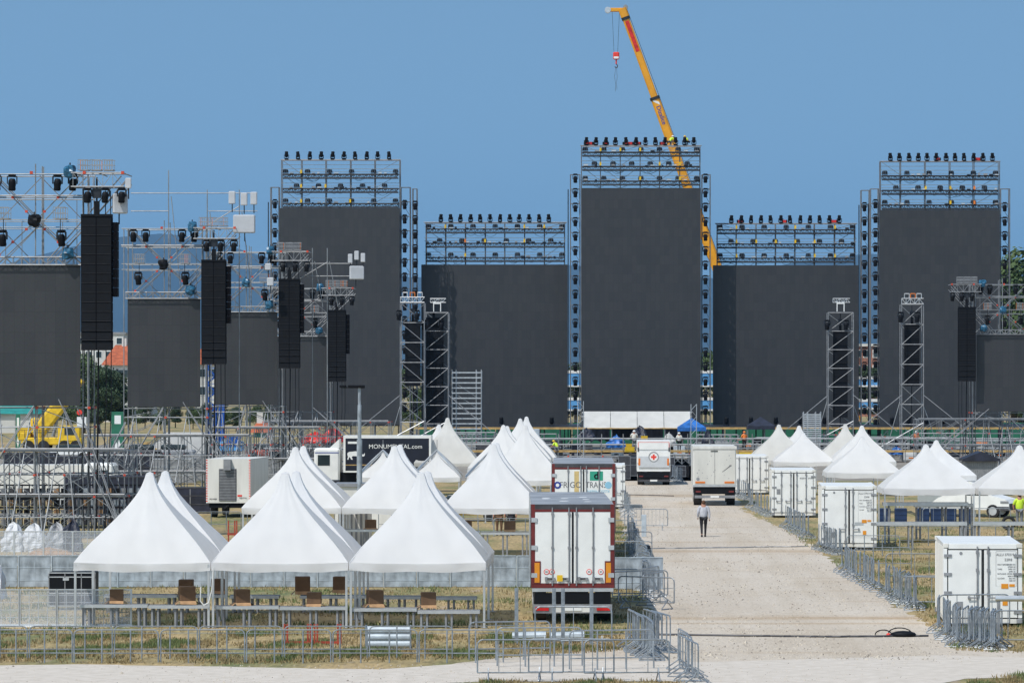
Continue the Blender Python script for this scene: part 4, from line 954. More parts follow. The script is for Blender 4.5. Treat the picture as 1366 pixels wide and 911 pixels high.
for dx in (-.45, .45): cb.tube((hx + dx, 0, p.z), (hx + dx * .5, 0, Z(70, D)), .025, 'black', 4)
cb.build('cable', t)
lt = text('Dizalice', .75, 'inkblue', t, base + u * (.745 * L) + Vector((0, -.542, 0)), 0, 'lettering', .01)
xd = -u; zd = Vector((0, -1, 0)); yd = zd.cross(xd); lt.rotation_euler = Matrix((xd, yd, zd)).transposed().to_euler()
sw = MB(); p0 = base + u * (.785 * L) + Vector((0, -.542, 0)); sw.faces([p0 - side * .35, p0 + side * .3 - u * .5, p0 + side * .3 - u * .9, p0 - side * .35 - u * .25], [(0, 1, 2, 3), (3, 2, 1, 0)][:1], 'white'); sw.build('white_swoosh', t)
cr = MB(); cr.box(-2, 10, -1.4, 1.4, 1.0, 2.0, 'crane', bev=.08); cr.box(-1.6, 2.2, -1.2, 1.2, 2.003, 3.6, 'crane', bev=.08); cr.build('carrier', t)
wm = MB(); [wm.tube((x, y - .2, .65), (x, y + .2, .65), .65, 'rubber', 14) for x in (-1, 1.4, 5, 7, 9) for y in (-1.25, 1.25)]; wm.build('wheel', t)
cbn = MB(); cbn.box(8.4, 10.6, -1.3, 1.3, 1.2, 3.2, 'crane', bev=.12); cbn.box(8.6, 10.0, -1.32, -1.303, 2.1, 2.9, 'glass'); cbn.build('cab', t)
hk = thing('hook_block', 'red and white crane hook block hanging on cables in the sky', 'hook block', (X(822, D), D, Z(76, D)))
MB().box(-.38, .38, -.25, .25, -.35, .55, 'redcross', bev=.1).build('block', hk); b_ = MB(); b_.box(-.30, .30, -.26, -.252, -.25, .0, 'white'); b_.build('white_marking', hk); b_ = MB(); b_.tube((0, 0, -.35), (0, 0, -.9), .09, 'redcross', 6)
b_.path([(0, 0, -.9), (.16, 0, -1.05), (.14, 0, -1.3), (-.04, 0, -1.35), (-.16, 0, -1.2)], .06, 'darkgrey', 6); b_.build('hook', hk)
b_ = MB(); b_.path([(-.05, 0, -1.3), (-.2, 0, -2.4), (-.05, 0, -3.4), (-.12, 0, -4.2)], .025, 'darkgrey', 4); b_.path([(.05, 0, -1.3), (.12, 0, -2.6), (0, 0, -3.2), (.1, 0, -4.0)], .025, 'darkgrey', 4); b_.build('sling', hk)

D = 420; t = thing('mobile_crane', 'bright yellow crane vehicle behind the scaffold at the left', 'crane', (X(68, D), D, 0), 0)
b_ = MB(); b_.box(-3.0, 3.4, -1.2, 1.2, .7, 1.5, 'yellow', bev=.1); b_.box(-3.4, -2.0, -1.1, 1.1, 1.503, 2.6, 'yellow', bev=.1); b_.build('carrier', t)
cbn = MB(); cbn.box(.9, 3.3, -1.25, .2, 1.0, 2.75, 'yellow', bev=.15); cbn.box(1.6, 2.7, -1.27, -1.252, 1.75, 2.5, 'glass'); cbn.box(3.302, 3.32, -1.1, .1, 1.75, 2.5, 'glass'); cbn.build('cab', t)
b_ = MB(); b_.box(-2.1, -1.2, -.6, .6, 1.5, 3.6, 'yellow', bev=.2); b_.build('turret', t)
base = Vector((-1.5, -.7, 1.7)); tip = Vector((3.25, -.7, 7.7)); d = tip - base; L = d.length; u = d.normalized(); side = Vector((u.z, 0, -u.x))
for a, b, wd in ((0, .70, 1.5), (.70, 1, 1.0)): b_ = MB(); seg(b_, a * L, b * L, wd, 'yellow', .9); bs_ = b_.build('boom_section', t); b_ = MB(); seg(b_, b * L - .25, b * L, wd + .14, 'yellow', 1.0); seg(b_, b * L - .5, b * L - .42, wd + .05, 'darkgrey', .95); b_.build('collar', bs_)
b_ = MB(); b_.tube((.3, -.7, 1.6), (.9, -.7, 3.9), .2, 'steel', 8, .14); b_.build('lift_cylinder', t)
b_ = MB(); b_.box(-3.3, -2.3, -1.25, 1.2, 1.2, 2.0, 'yellow', bev=.08); [b_.tube((x, -1.3, 1.5), (x, -1.3, 2.3), .03, 'darkgrey', 4) for x in (-3.2, -2.6, -1, -.2, .6)]; b_.tube((-3.2, -1.3, 2.3), (.6, -1.3, 2.3), .03, 'darkgrey', 4); b_.build('counterweight_rail', t)
wm = MB(); [wm.tube((x, y - .2, .6), (x, y + .2, .6), .6, 'rubber', 14) for x in (-2.2, -.6, 1.6, 2.8) for y in (-1.15, 1.15)]; wm.build('wheel', t)

D = 400; t = thing('mast_crane', 'blue lattice crane mast standing beside a plain blue column', 'crane', (X(282, D), D, 0)); h = Z(452, D); f = MB(); q = .45
for a in (-q, q):
    for b in (-q, q): f.tube((a, b, 0), (a, b, h), .11, 'blue')
k = 0; z = 0
while z < h - .8:
    s_ = 1 if k % 2 else -1; z2 = z + .8
    for b in (-q, q): f.tube((-q * s_, b, z), (q * s_, b, z2), .08, 'blue', 4); f.tube((b, -q * s_, z), (b, q * s_, z2), .05, 'blue', 4); f.tube((-q, b, z), (q, b, z), .04, 'blue', 4)
    z = z2; k += 1
f.build('lattice', t)
cb = MB(); cb.box(.75, 1.35, -.3, .3, 0, Z(538, D), 'blue', bev=.05); cb.build('column', t); bs = MB(); bs.box(-1.4, 3.2, -1, 1, .4, 1.4, 'skyblue', bev=.08); bs.box(1.6, 3.1, -1.05, -.99, .9, 1.9, 'blue', bev=.01); bs.build('base_unit', t)

# ================================================================ WHEELED VEHICLES
def wheel(parent, x, y, r=.5, w_=.3, nm='wheel'):
    o = MB().tube((x - w_ / 2, y, r), (x + w_ / 2, y, r), r, 'rubber', 18).build(nm, parent)
    k = 1 if x > 0 else -1; MB().tube((x + k * (w_ / 2 - .02), y, r), (x + k * (w_ / 2 + .015), y, r), r * .55, 'alu', 14).build('rim', o)
def trailer(name, lab, cat, loc, rz, w_, h_, L, zb, frame, doorc='white', roof='roofgrey', bars=4, group=None, side='alu'):
    t = thing(name, lab, cat, loc, rz, group); q = w_ / 2
    b = MB(); b.box(-q, q, .06, L, zb, h_ - .06, side); b.build('body', t)
    MB().box(-q + .01, q - .01, .05, L, h_ - .058, h_, roof).build('roof', t)
    f = MB(); fw = .11
    f.box(-q - .01, -q + fw, -.03, .055, zb, h_ - .002, frame); f.box(q - fw, q + .01, -.03, .055, zb, h_ - .002, frame); f.box(-q + fw + .002, q - fw - .002, -.03, .055, h_ - .16, h_ - .004, 'darkgrey'); f.box(-q + fw + .002, q - fw - .002, -.028, .055, h_ - .24, h_ - .163, frame); f.box(-q + fw + .002, q - fw - .002, -.03, .055, zb, zb + .14, frame)
    f.box(-q - .03, -q - .012, -.04, .05, zb, h_ - .003, 'darkgrey'); f.box(q + .012, q + .03, -.04, .05, zb, h_ - .003, 'darkgrey')
    f.build('rear_frame', t); dz0, dz1 = zb + .15, h_ - .25
    for s in (-1, 1):
        x0, x1 = (-q + fw + .01, -.03) if s < 0 else (.03, q - fw - .01)
        dr = MB().box(x0, x1, -.02, .04, dz0, dz1, doorc).build('door', t)
        ex = MB(); ex.box(-.026 if s < 0 else .003, -.003 if s < 0 else .026, -.035, -.0, dz0, dz1, 'black'); ex.build('seal', dr)
        for xx in ([x0 + (x1 - x0) * .47, x1 - .09] if s < 0 else [x0 + .09, x0 + (x1 - x0) * .53]) if bars == 4 else [(x1 - .16) if s < 0 else (x0 + .16)]:
            lb = MB(); lb.tube((xx, -.05, dz0 - .08), (xx, -.05, dz1 + .15), .022, 'grey', 6); [lb.box(xx - .04, xx + .04, -.065, -.021, z - .04, z + .04, 'grey') for z in (dz0 + .05, (dz0 + dz1) / 2, dz1 - .05)]; lb.build('locking_bar', dr)
        for z in (dz0 + .25, (dz0 + dz1) / 2, dz1 - .25):
            hg = MB(); xx = -q if s < 0 else q; hg.box(min(xx, xx - s * .18) - .002, max(xx, xx - s * .18) + .002, -.055, -.031, z - .07, z + .07, 'alu'); hg.build('hinge', dr)
    ch = MB(); ch.box(-.5, .5, .2, L - .2, zb - .35, zb - .03, 'black'); ch.box(-q + .02, q - .02, -.02, .2, zb - .12, zb - .004, 'alu'); ch.box(-q + .1, q - .1, .0, .12, zb - .5, zb - .16, 'black'); ch.build('chassis', t)
    un = MB(); un.box(-q + .06, q - .06, -.02, .10, zb - .80, zb - .52, 'grey'); un.build('underrun_bar', t)
    for s in (-1, 1):
        MB().box(s * (q - .34) - .21, s * (q - .34) + .21, -.05, -.022, zb - .72, zb - .60, 'redlight').build('tail_light', t)
        for y in (2.0, 3.3, 4.6): wheel(t, s * (q - .28), y, .5, .42)
    MB().box(-.28, .28, -.045, -.022, zb - .72, zb - .6, 'white').build('number_plate', t)
    return t
def door_text(t, s, size, m, x, z, y=-.03, **k): return text(s, size, m, t, (x, y, z), **k)
T1 = trailer('refrigerated_trailer', 'tall white refrigerated trailer with maroon frame parked nearest by the gravel', 'trailer', (X(764, 125.5), 125.5, 0), R(1.6), 2.62, 3.80, 13.4, 1.15, 'maroon')
for s in (-1, 1): MB().box(s * 1.13 - .08, s * 1.13 + .08, -.05, -.032, 1.32, 1.95, 'amber').build('reflector', T1); MB().box(s * 1.155 - .14, s * 1.155 + .14, -.040, -.0315, 1.28, 2.0, 'maroon').build('reflector_frame', T1)
for x in (-.83, -.66, .52, .89):
    rg = MB(); rg.tube((x, -.022, 1.66), (x, -.030, 1.66), .09, 'redcross', 16); rg.tube((x, -.0305, 1.66), (x, -.034, 1.66), .068, 'white', 16); o = rg.build('speed_sticker', T1); text('80', .08, 'inkgrey', o, (x, -.036, 1.66))
for x in (-.72, -.28, .32, .78): hnd = MB(); hnd.box(x - .16, x + .16, -.07, -.022, 1.42, 1.47, 'darkgrey'); hnd.box(x - .16, x - .08, -.09, -.022, 1.36, 1.50, 'grey'); hnd.box(x + .08, x + .16, -.09, -.022, 1.38, 1.48, 'grey'); hnd.build('door_handle', T1)
MB().box(-.50, -.32, -.10, -.071, 1.36, 1.56, 'yellow').build('warning_label', T1)
text('CHMMTZ', .15, 'inkgrey', T1, (-.05, -.026, .48), name='lettering'); MB().box(-.65, .55, -.024, -.0205, .38, .58, 'offwhite').build('name_board', T1)
for k in range(9): lump_x = random.uniform(-1, 1); o = MB().ball((lump_x, random.uniform(.8, 11), 3.80), random.uniform(.08, .22), 'white', 7, 4, (1.6, 1, .12)).build('white_dropping', T1) if k < 7 else None
T2 = trailer('refrigerated_trailer', 'white trailer lettered with blue dot and green letter d, behind the nearest trailer', 'trailer', (X(778.5, 170), 170, 0), R(.6), 2.70, 4.12, 13.4, 1.2, 'maroon')
o = MB(); o.tube((-1.12, -.022, 3.2), (-1.12, -.03, 3.2), .155, 'inkblue', 20); o.tube((-1.12, -.031, 3.2), (-1.12, -.034, 3.2), .075, 'white', 16); o.build('blue_ring', T2)
MB().tube((1.06, -.022, 3.2), (1.06, -.03, 3.2), .15, 'inklight', 20).build('light_blue_dot', T2)
text('FRIGO', .36, 'inkgrey', T2, (-.56, -.024, 3.2), sx=.92); text('TRANS', .36, 'inkgrey', T2, (.53, -.024, 3.2), sx=.80); text('PHARMA-LOGISTIK', .16, 'inklight', T2, (.62, -.024, 2.93), sx=.75)
MB().box(.27, .83, -.030, -.0225, 3.40, 3.79, 'decalgreen').build('green_label', T2); text('d', .44, 'black', T2, (.55, -.033, 3.60), bold=.012); MB().box(-.40, -.2, -.026, -.0215, 1.5, 3.80, 'yellowfade').build('yellow_stripe', T2)
text('SWISS', .10, 'inkgrey', T2, (-1.1, -.024, 2.6)).rotation_euler = (R(90), R(-90), 0)

def rigid_truck(lab, px, D, w_, h_, L, zb, kind):
    t = thing('truck', lab, 'truck', (X(px, D), D, 0)); q = w_ / 2
    MB().box(-q, q, .05, L, zb, h_, 'offwhite' if kind == 'dirty' else 'white').build('box_body', t)
    if kind == 'aid':
        MB().box(-q + .02, q - .02, -.02, .048, zb + .62, h_ - .72, 'white').build('tail_lift', t)
        p = MB(); p.box(-q + .10, q - .10, -.035, -.0215, zb + .30, h_ - 1.12, 'lightgrey'); p.build('tail_lift_platform', t)
        fr = MB(); fr.box(-q + .12, q - .12, -.012, .0, h_ - .62, h_ - .12, 'white'); fr.box(-q + .08, -q + .115, -.02, .0, h_ - .64, h_ - .1, 'redcross'); fr.box(q - .115, q - .08, -.02, .0, h_ - .64, h_ - .1, 'redcross'); fr.box(-q + .12, q - .12, -.02, -.0, h_ - .115, h_ - .09, 'redcross'); fr.build('red_marking', t)
        c = MB(); zc = zb + 1.05; c.tube((0, -.037, zc), (0, -.042, zc), .38, 'roofgrey', 28); c.tube((0, -.0425, zc), (0, -.046, zc), .30, 'white', 28); c.box(-.20, .20, -.055, -.047, zc - .07, zc + .07, 'redcross'); c.box(-.07, .07, -.057, -.047, zc - .20, zc + .20, 'redcross'); c.build('red_cross_emblem', t)
        for s in (-1, 1):
            MB().box(s * (q - .17) - .07, s * (q - .17) + .07, -.05, -.037, zb + .45, zb + .95, 'orange').build('reflector', t); MB().box(s * (q - .09) - .05, s * (q - .09) + .05, -.05, -.037, zb + 1.45, zb + 1.75, 'darkgrey').build('hinge', t)
    else:
        for s in (-1, 1): MB().box(min(s * .015, s * (q - .06)), max(s * .015, s * (q - .06)), .0, .048, zb + .08, h_ - .22, 'dirtywhite').build('door', t)
        f = MB(); f.box(-q - .03, q + .03, -.03, .15, h_ - .16, h_ + .02, 'offwhite'); f.box(-q - .03, q + .03, -.04, .06, zb - .06, zb + .06, 'alu'); f.box(-.25, .18, -.035, .0, h_ - .30, h_ - .26, 'black'); f.build('frame_trim', t)
        for s in (-1, 1): MB().box(s * (q - .42) - .30, s * (q - .42) + .30, -.03, -.002, zb + .16, zb + .27, 'orange').build('reflector', t)
        MB().tube((-q + .28, -.003, zb + .42), (-q + .28, -.012, zb + .42), .10, 'grey', 14).build('speed_sticker', t)
        s_ = MB(); rr = random.Random(4)
        for _ in range(26): x, z, e = rr.uniform(-q + .2, q - .2), rr.uniform(zb + .3, h_ - .5), rr.uniform(.01, .035); e *= .7; s_.box(x - e, x + e, -.004, -.001, z - e, z + e * rr.uniform(1, 3), 'roofgrey')
        for k in range(8): s_.box(.45 + k * .07, .53 + k * .07, -.004, -.001, zb + .85 + k * .05, zb + .88 + k * .055, 'darkgrey')
        s_.build('scuff_mark', t)
        MB().box(-q - .28, -q - .1, L + .8, L + 1.0, 1.55, 2.3, 'black').build('mirror', t)
    ch = MB(); ch.box(-.45, .45, .3, L + 1.6, zb - .35, zb - .03, 'black'); ch.box(-q + .05, q - .05, .02, .3, zb - .5, zb - .06, 'black'); ch.build('chassis', t)
    MB().box(-q + .08, q - .08, -.05, .08, zb - .95 + .2, zb - .60 + .02, 'grey' if kind == 'dirty' else 'darkgrey').build('underrun_bar', t)
    for s in (-1, 1):
        MB().box(s * (q - .3) - .15, s * (q - .3) + .15, .0, .018, zb - .40, zb - .30, 'maroon').build('tail_light', t)
        wheel(t, s * (q - .30), 1.6, .5, .5); wheel(t, s * (q - .30), L + 1.0, .5, .32)
    MB().box(-.26, .26, -.07, -.052, zb - .72, zb - .6, 'white').build('number_plate', t)
    c = MB(); c.box(-q + .1, q - .1, L + .15, L + 2.1, .9, min(h_ - .3, 2.9), 'white', bev=.1); c.build('cab', t); MB().box(-q + .25, q - .25, L + 2.101, L + 2.12, 1.8, 2.6, 'glass').build('windscreen', t)
rigid_truck('white truck with round red cross emblem on its tail lift', 872, 288, 2.43, 3.22, 6.5, 1.0, 'aid')
rigid_truck('scuffed off-white box lorry with two orange reflectors on the gravel', 953.5, 241.5, 2.62, 3.62, 7.0, 1.22, 'dirty')

# black side-on lorry with rhino and lettering
D = 262; t = thing('truck', 'white cab lorry with black side lettered in white, behind the tents', 'truck', (X(458, D), D, 0)); W_ = X(575, D) - X(458, D); z0, z1 = Z(630, D), Z(581, D)
MB().box(0, W_, 0, 2.5, z0, z1, 'white').build('box_body', t); MB().box(.14, W_ - .14, -.012, -.002, z0 + .12, z1 - .18, 'navy').build('side_panel', t)
fs_ = (z1 - z0); text('MONUMENTAL.com', .40, 'white', t, (W_ * .595, -.02, z0 + fs_ * .70), ext=.005); text('expeditions', .17, 'white', t, (W_ * .63, -.02, z0 + fs_ * .42)); MB().box(.3, 1.0, -.02, -.0125, z0 + fs_ * .78, z0 + fs_ * .84, 'white').build('white_label', t); MB().box(.15, W_ * .5, -.02, -.0125, z0 + fs_ * .19, z0 + fs_ * .215, 'ply').build('gold_stripe', t)
rh = [(.02, .52), (.0, .72), (.06, .84), (.22, .92), (.45, .93), (.62, .97), (.80, .95), (.93, .84), (1.02, .90), (1.03, .78), (1.16, .66), (1.26, .60), (1.36, .80), (1.36, .52), (1.28, .42), (1.14, .42), (1.02, .50), (.94, .48), (.92, .26), (.95, .08), (.82, .08), (.80, .30), (.72, .44), (.45, .46), (.36, .38), (.38, .22), (.44, .08), (.31, .08), (.24, .26), (.18, .36), (.12, .24), (.10, .08), (.0, .08), (.04, .28), (.06, .42), (.02, .52)][:-1]
r_ = MB(); vs = [(.26 + x * .85, -.016, z0 + fs_ * .33 + z * .62) for x, z in rh]; r_.poly(vs, 'white'); r_.build('rhino_emblem', t)
cb = MB(); cb.box(-1.95, -.25, .1, 2.4, .9, 3.15, 'white', bev=.12); cb.faces([(-.95, .3, 3.152), (-.3, .3, 3.152), (-.3, .3, 3.75), (-.95, 2.1, 3.152), (-.3, 2.1, 3.152), (-.3, 2.1, 3.75)], [(0, 1, 2), (5, 4, 3), (0, 2, 5, 3), (1, 4, 5, 2), (0, 3, 4, 1)], 'white'); c = cb.build('cab', t); MB().box(-1.7, -.9, .085, .098, 2.0, 2.7, 'glass').build('window', c); MB().box(-1.9, -.3, .088, .098, 2.82, 2.88, 'inkblue').build('blue_stripe', c)
ch = MB(); ch.box(-1.8, W_, .5, 2.0, .6, z0 - .02, 'black'); ch.build('chassis', t)
for x in (-1.2, W_ - 2.4, W_ - 1.2):
    for y in (.25, 2.2): o = MB().tube((x, y - .15, .5), (x, y + .15, .5), .5, 'rubber', 16).build('wheel', t); MB().tube((x, y - .16, .5), (x, y - .152, .5), .28, 'alu', 12).build('rim', o)
# long white lorry behind the left scaffolding
D = 236; t = thing('truck', 'long pale lorry half hidden behind the lower left scaffolding', 'truck', (X(20, D), D, 0)); z0, z1 = 1.0, Z(620, D); a, b = X(-120, D) - X(20, D), X(108, D) - X(20, D)
MB().box(a, b, 0, 2.5, z0, z1, 'offwhite').build('box_body', t); cb = MB(); cb.box(b + .15, b + 1.95, .1, 2.4, .7, z1 + .1, 'white', bev=.15); c = cb.build('cab', t); MB().box(b + .7, b + 1.6, .085, .098, 1.7, 2.3, 'glass').build('window', c); text('DE', .3, 'inkgrey', t, (b + .9, .08, z1 - .35))
MB().box(a, b, .4, 2, .5, .98, 'black').build('chassis', t)
for x in (b + 1.2, b - 1.2, a + 1.5, a + 3):
    o = MB().tube((x, .1, .48), (x, .4, .48), .48, 'rubber', 16).build('wheel', t); MB().tube((x, .09, .48), (x, .098, .48), .26, 'alu', 12).build('rim', o)
# generator
D = 221; t = thing('generator_trailer', 'white generator container with grey louvre and red striped edges on a trailer', 'generator', (X(304.5, D), D, 0), R(-4.5)); q = 1.25; z0, z1 = .82, 3.28
MB().box(-q, q, 0, 6, z0, z1, 'offwhite').build('body', t); lv = MB(); lv.box(-.52, .46, -.03, -.003, z0 + .12, z1 - .55, 'darkgrey'); z = z0 + .16
while z < z1 - .6: lv.box(-.49, .43, -.06, -.031, z, z + .045, 'grey'); z += .085
lv.build('louvre', t); MB().box(-.22, .18, -.30, -.003, z1 - .62, z1 - .02, 'grey').build('exhaust_box', t)
for s in (-1, 1):
    e = MB(); z = z0; k = 0
    while z < z1 - .05: e.box(s * (q - .04) - .038, s * (q - .04) + .038, -.01, -.002, z, z + .07, 'redcross' if k % 2 else 'white'); z += .071; k += 1
    e.build('striped_edge', t)
MB().box(.52, .78, -.01, -.002, z0 + .36, z0 + .46, 'redcross').build('red_label', t); text('RENTAL', .12, 'inkgrey', t, (.85, -.012, z0 + .28)); text('POWER', .12, 'inkgrey', t, (-.85, -.012, z0 + .22))
ch = MB(); ch.box(-1.1, 1.1, .1, 6, .55, z0 - .003, 'black'); ch.tube((0, .2, .7), (0, -1.4, .55), .05, 'black'); ch.build('chassis', t)
for s in (-1, 1):
    for y in (1.2, 4.8): wheel(t, s * 1.0, y, .42, .3)

# van, right
D = 222; xv = X(1279, D); t = thing('van', 'white van with dark windows parked beyond the right tents', 'van', (xv, D, 0), R(-24))
prof = [(-2.4, .45), (-2.45, 1.0), (-2.4, 1.95), (-2.2, 2.0), (.6, 2.0), (1.25, 1.78), (1.95, 1.22), (2.75, 1.02), (2.95, .8), (2.95, .42)]
vs = [(x, 0, z) for x, z in prof] + [(x, 1.9, z) for x, z in prof]; n = len(prof)
MB().faces(vs, [tuple(range(n)), tuple(range(2 * n - 1, n - 1, -1))] + [(i, n + i, n + (i + 1) % n, (i + 1) % n) for i in range(n)], 'white').build('body', t)
MB().poly([(.55, -.006, 1.86), (.45, -.006, 1.22), (1.75, -.006, 1.22), (1.18, -.006, 1.72)], 'glass').build('side_window', t)
MB().faces([(1.28, .12, 1.79), (1.92, .12, 1.26), (1.92, 1.78, 1.26), (1.28, 1.78, 1.79)], [(0, 1, 2, 3)], 'glass').build('windscreen', t)
fb = MB(); fb.box(2.951, 2.99, .1, 1.8, .42, .78, 'darkgrey'); fb.box(1.9, 2.94, -.02, -.003, .40, .62, 'darkgrey'); fb.build('bumper', t); MB().box(2.45, 2.93, -.02, -.003, .80, .93, 'grey').build('headlight', t)
MB().box(-2.0, -1.2, -.012, -.004, 1.2, 1.28, 'darkgrey').build('door_trim', t)
for x in (-1.5, 2.0):
    for y in (.12, 1.78): o = MB().tube((x, y - .14, .36), (x, y + .14, .36), .37, 'rubber', 18).build('wheel', t); MB().tube((x, y - .15, .36), (x, y - .142, .36), .24, 'alu', 14).build('rim', o)
t = thing('loose_tyre', 'black tyre standing upright beside the worker in yellow vest', 'tyre', (X(1345.5, 203), 203, 0)); f = MB()
for i in range(20):
    a, b = 2 * PI * i / 20, 2 * PI * (i + 1) / 20; f.tube((.30 * math.cos(a), 0, .36 + .30 * math.sin(a)), (.30 * math.cos(b), 0, .36 + .30 * math.sin(b)), .085, 'rubber', 7)
f.build('tyre', t)
# yellow car glimpsed under the centre tent
D = 215; t = thing('car', 'yellow car glimpsed beneath the middle row tents', 'car', (X(628, D), D, 0)); MB().box(-2, 1.6, 0, 1.7, .35, .95, 'yellow', bev=.15).build('body', t); MB().box(-1.4, .7, .12, 1.55, .952, 1.4, 'glass', bev=.12).build('cabin', t)
for x in (-1.3, 1.0): MB().tube((x, -.02, .33), (x, .2, .33), .33, 'rubber', 16).build('wheel', t)
# ================================================================ CONTAINERS
def container(lab, xl, D, w_, h_, rz, z0=.12, L=6.06, big_text=False):
    t = thing('shipping_container', lab, 'container', (xl + w_ / 2, D, 0), rz, 'white refrigerated containers'); q = w_ / 2
    b = MB(); b.box(-q + .03, q - .03, .08, L, z0 + .05, h_ - .04, 'offwhite')
    y = .3
    while y < L - .2:
        for s in (-1, 1): b.box(s * (q - .03) - (.02 if s > 0 else 0) + (0 if s > 0 else -.0), s * (q - .03) + (.02 if s > 0 else .0) - (0 if s > 0 else .02), y, y + .10, z0 + .2, h_ - .15, 'offwhite')
        y += .28
    b.build('body', t); MB().box(-q + .02, q - .02, .06, L + .01, h_ - .038, h_ - .01, 'white').build('roof', t)
    f = MB()
    for s in (-1, 1): f.box(s * (q - .06) - .06, s * (q - .06) + .06, 0, .14, z0 + .17, h_ - .16, 'white'); f.box(s * (q - .06) - .06, s * (q - .06) + .06, L - .1, L + .03, z0 + .17, h_ - .16, 'white')
    f.box(-q + .17, q - .17, .0, .10, h_ - .17, h_ - .02, 'white'); f.box(-q + .17, q - .17, .0, .12, z0 + .0, z0 + .14, 'offwhite')
    f.build('frame', t); c = MB()
    for s in (-1, 1):
        for z in (z0, h_ - .14):
            for y in (-.01, L - .14): c.box(s * (q - .075) - .088, s * (q - .075) + .088, y, y + .17, z, z + .14, 'grey' if z == z0 else 'offwhite', bev=.012)
    c.build('corner_casting', t); z1, z2 = z0 + .16, h_ - .19
    for s in (-1, 1):
        x0, x1 = (-q + .13, -.02) if s < 0 else (.02, q - .13)
        MB().box(x0 - .01, x1 + .01, .03, .045, z1 - .01, z2 + .01, 'black').build('seal', t)
        d = MB(); d.box(x0 + .025, x1 - .02, .0, .028, z1 + .02, z2 - .02, 'white'); d = d.build('door', t)
        for fx in ((.86,) if big_text else (.38, .86)):
            xx = x0 + (x1 - x0) * fx if s < 0 else x1 - (x1 - x0) * fx
            lb = MB(); lb.tube((xx, -.04, z1 - .06), (xx, -.04, z2 + .1), .024, 'grey', 6); [lb.box(xx - .045, xx + .045, -.055, -.001, z - .05, z + .05, 'grey') for z in (z1 + .08, z1 + (z2 - z1) * .35, z1 + (z2 - z1) * .7, z2 - .08)]; lb.build('locking_bar', d)
            hh = MB(); hh.box(min(xx, xx - s * -.30), max(xx, xx - s * -.30), -.075, -.056, z1 + .62, z1 + .66, 'grey'); hh.box(xx + s * .26 - .03, xx + s * .26 + .03, -.07, -.002, z1 + .60, z1 + .70, 'grey'); hh.build('handle', d)
        for kz in (.09, .37, .64, .91):
            z = z1 + (z2 - z1) * kz; xx = s * (q - .02); MB().box(min(xx, xx - s * .24), max(xx, xx - s * .24), -.03, -.002, z - .045, z + .045, 'grey').build('hinge', d)
    if big_text:
        p = MB(); x0, x1, a, b_ = .42, 1.04, z1 + 1.0, z2 - .06; p.box(x0, x1, -.004, -.001, a, b_, 'white'); p = p.build('marking_panel', t)
        e = MB(); [e.box(*v, 'grey') for v in ((x0 - .01, x0, -.007, -.001, a, b_), (x1, x1 + .01, -.007, -.001, a, b_), (x0, x1, -.007, -.001, b_, b_ + .01))]; e.build('panel_edge', p)
        text('ALLU 370319 6', .115, 'inkgrey', t, (.74, -.008, z2 - .16), sx=.85); text('22R8', .115, 'inkgrey', t, (.80, -.008, z2 - .32))
        for k, (l1, l2) in enumerate([('MAX GROSS', '30480 KG'), ('', '67200 LB'), ('TARE', '2990 KG'), ('', '6590 LB'), ('PAYLOAD', '27490 KG'), ('', '60610 LB'), ('CU.CAP.', '28.3 M3'), ('', '1000 CF')]):
            zz = z2 - .47 - k * .072
            if l1: text(l1, .062, 'inkgrey', t, (.46, -.008, zz), align='LEFT')
            text(l2, .062, 'inkgrey', t, (1.02, -.008, zz), align='RIGHT')
        MB().box(.58, .80, -.012, -.005, z1 + .93, z1 + 1.08, 'amber').build('orange_label', t); MB().box(.83, 1.0, -.012, -.005, z1 + .99, z1 + 1.07, 'amber').build('orange_label', t); MB().box(.62, .78, -.012, -.005, z1 + .40, z1 + .58, 'amber').build('orange_label', t)
        MB().box(-.80, -.62, -.012, -.001, z1 + .28, z1 + .52, 'grey').build('data_plate', t); MB().tube((-.68, -.002, z2 - .12), (-.68, -.01, z2 - .12), .05, 'grey', 14).build('round_mark', t)
    return t
c1 = container('white container with orange labels and number panel, nearest at the right', X(1258.5, 124), 124, 2.46, 2.62, R(-2.2), big_text=True)
c2 = container('white container with small orange labels below the wide tent, second nearest', X(1096, 180), 180, 2.5, 2.9, R(-1.5), big_text=True)
c3 = container('white container with four bars and a small grey square, third nearest', X(1029.5, 221), 221, 2.45, 2.68, R(-1.0)); MB().box(-.95, -.74, -.01, -.001, 1.3, 1.6, 'grey').build('data_plate', c3); text('MAX. GROSS', .09, 'inkgrey', c3, (.80, -.006, 2.2)); text('4522', .12, 'inkgrey', c3, (.45, -.006, 2.2))
c4 = container('white container half hidden behind the box lorry, farthest at the right', X(975, 265), 265, 2.5, 2.6, 0)
c5 = container('white container tucked behind the blue dot trailer', X(779, 236), 236, 2.45, 2.62, 0)

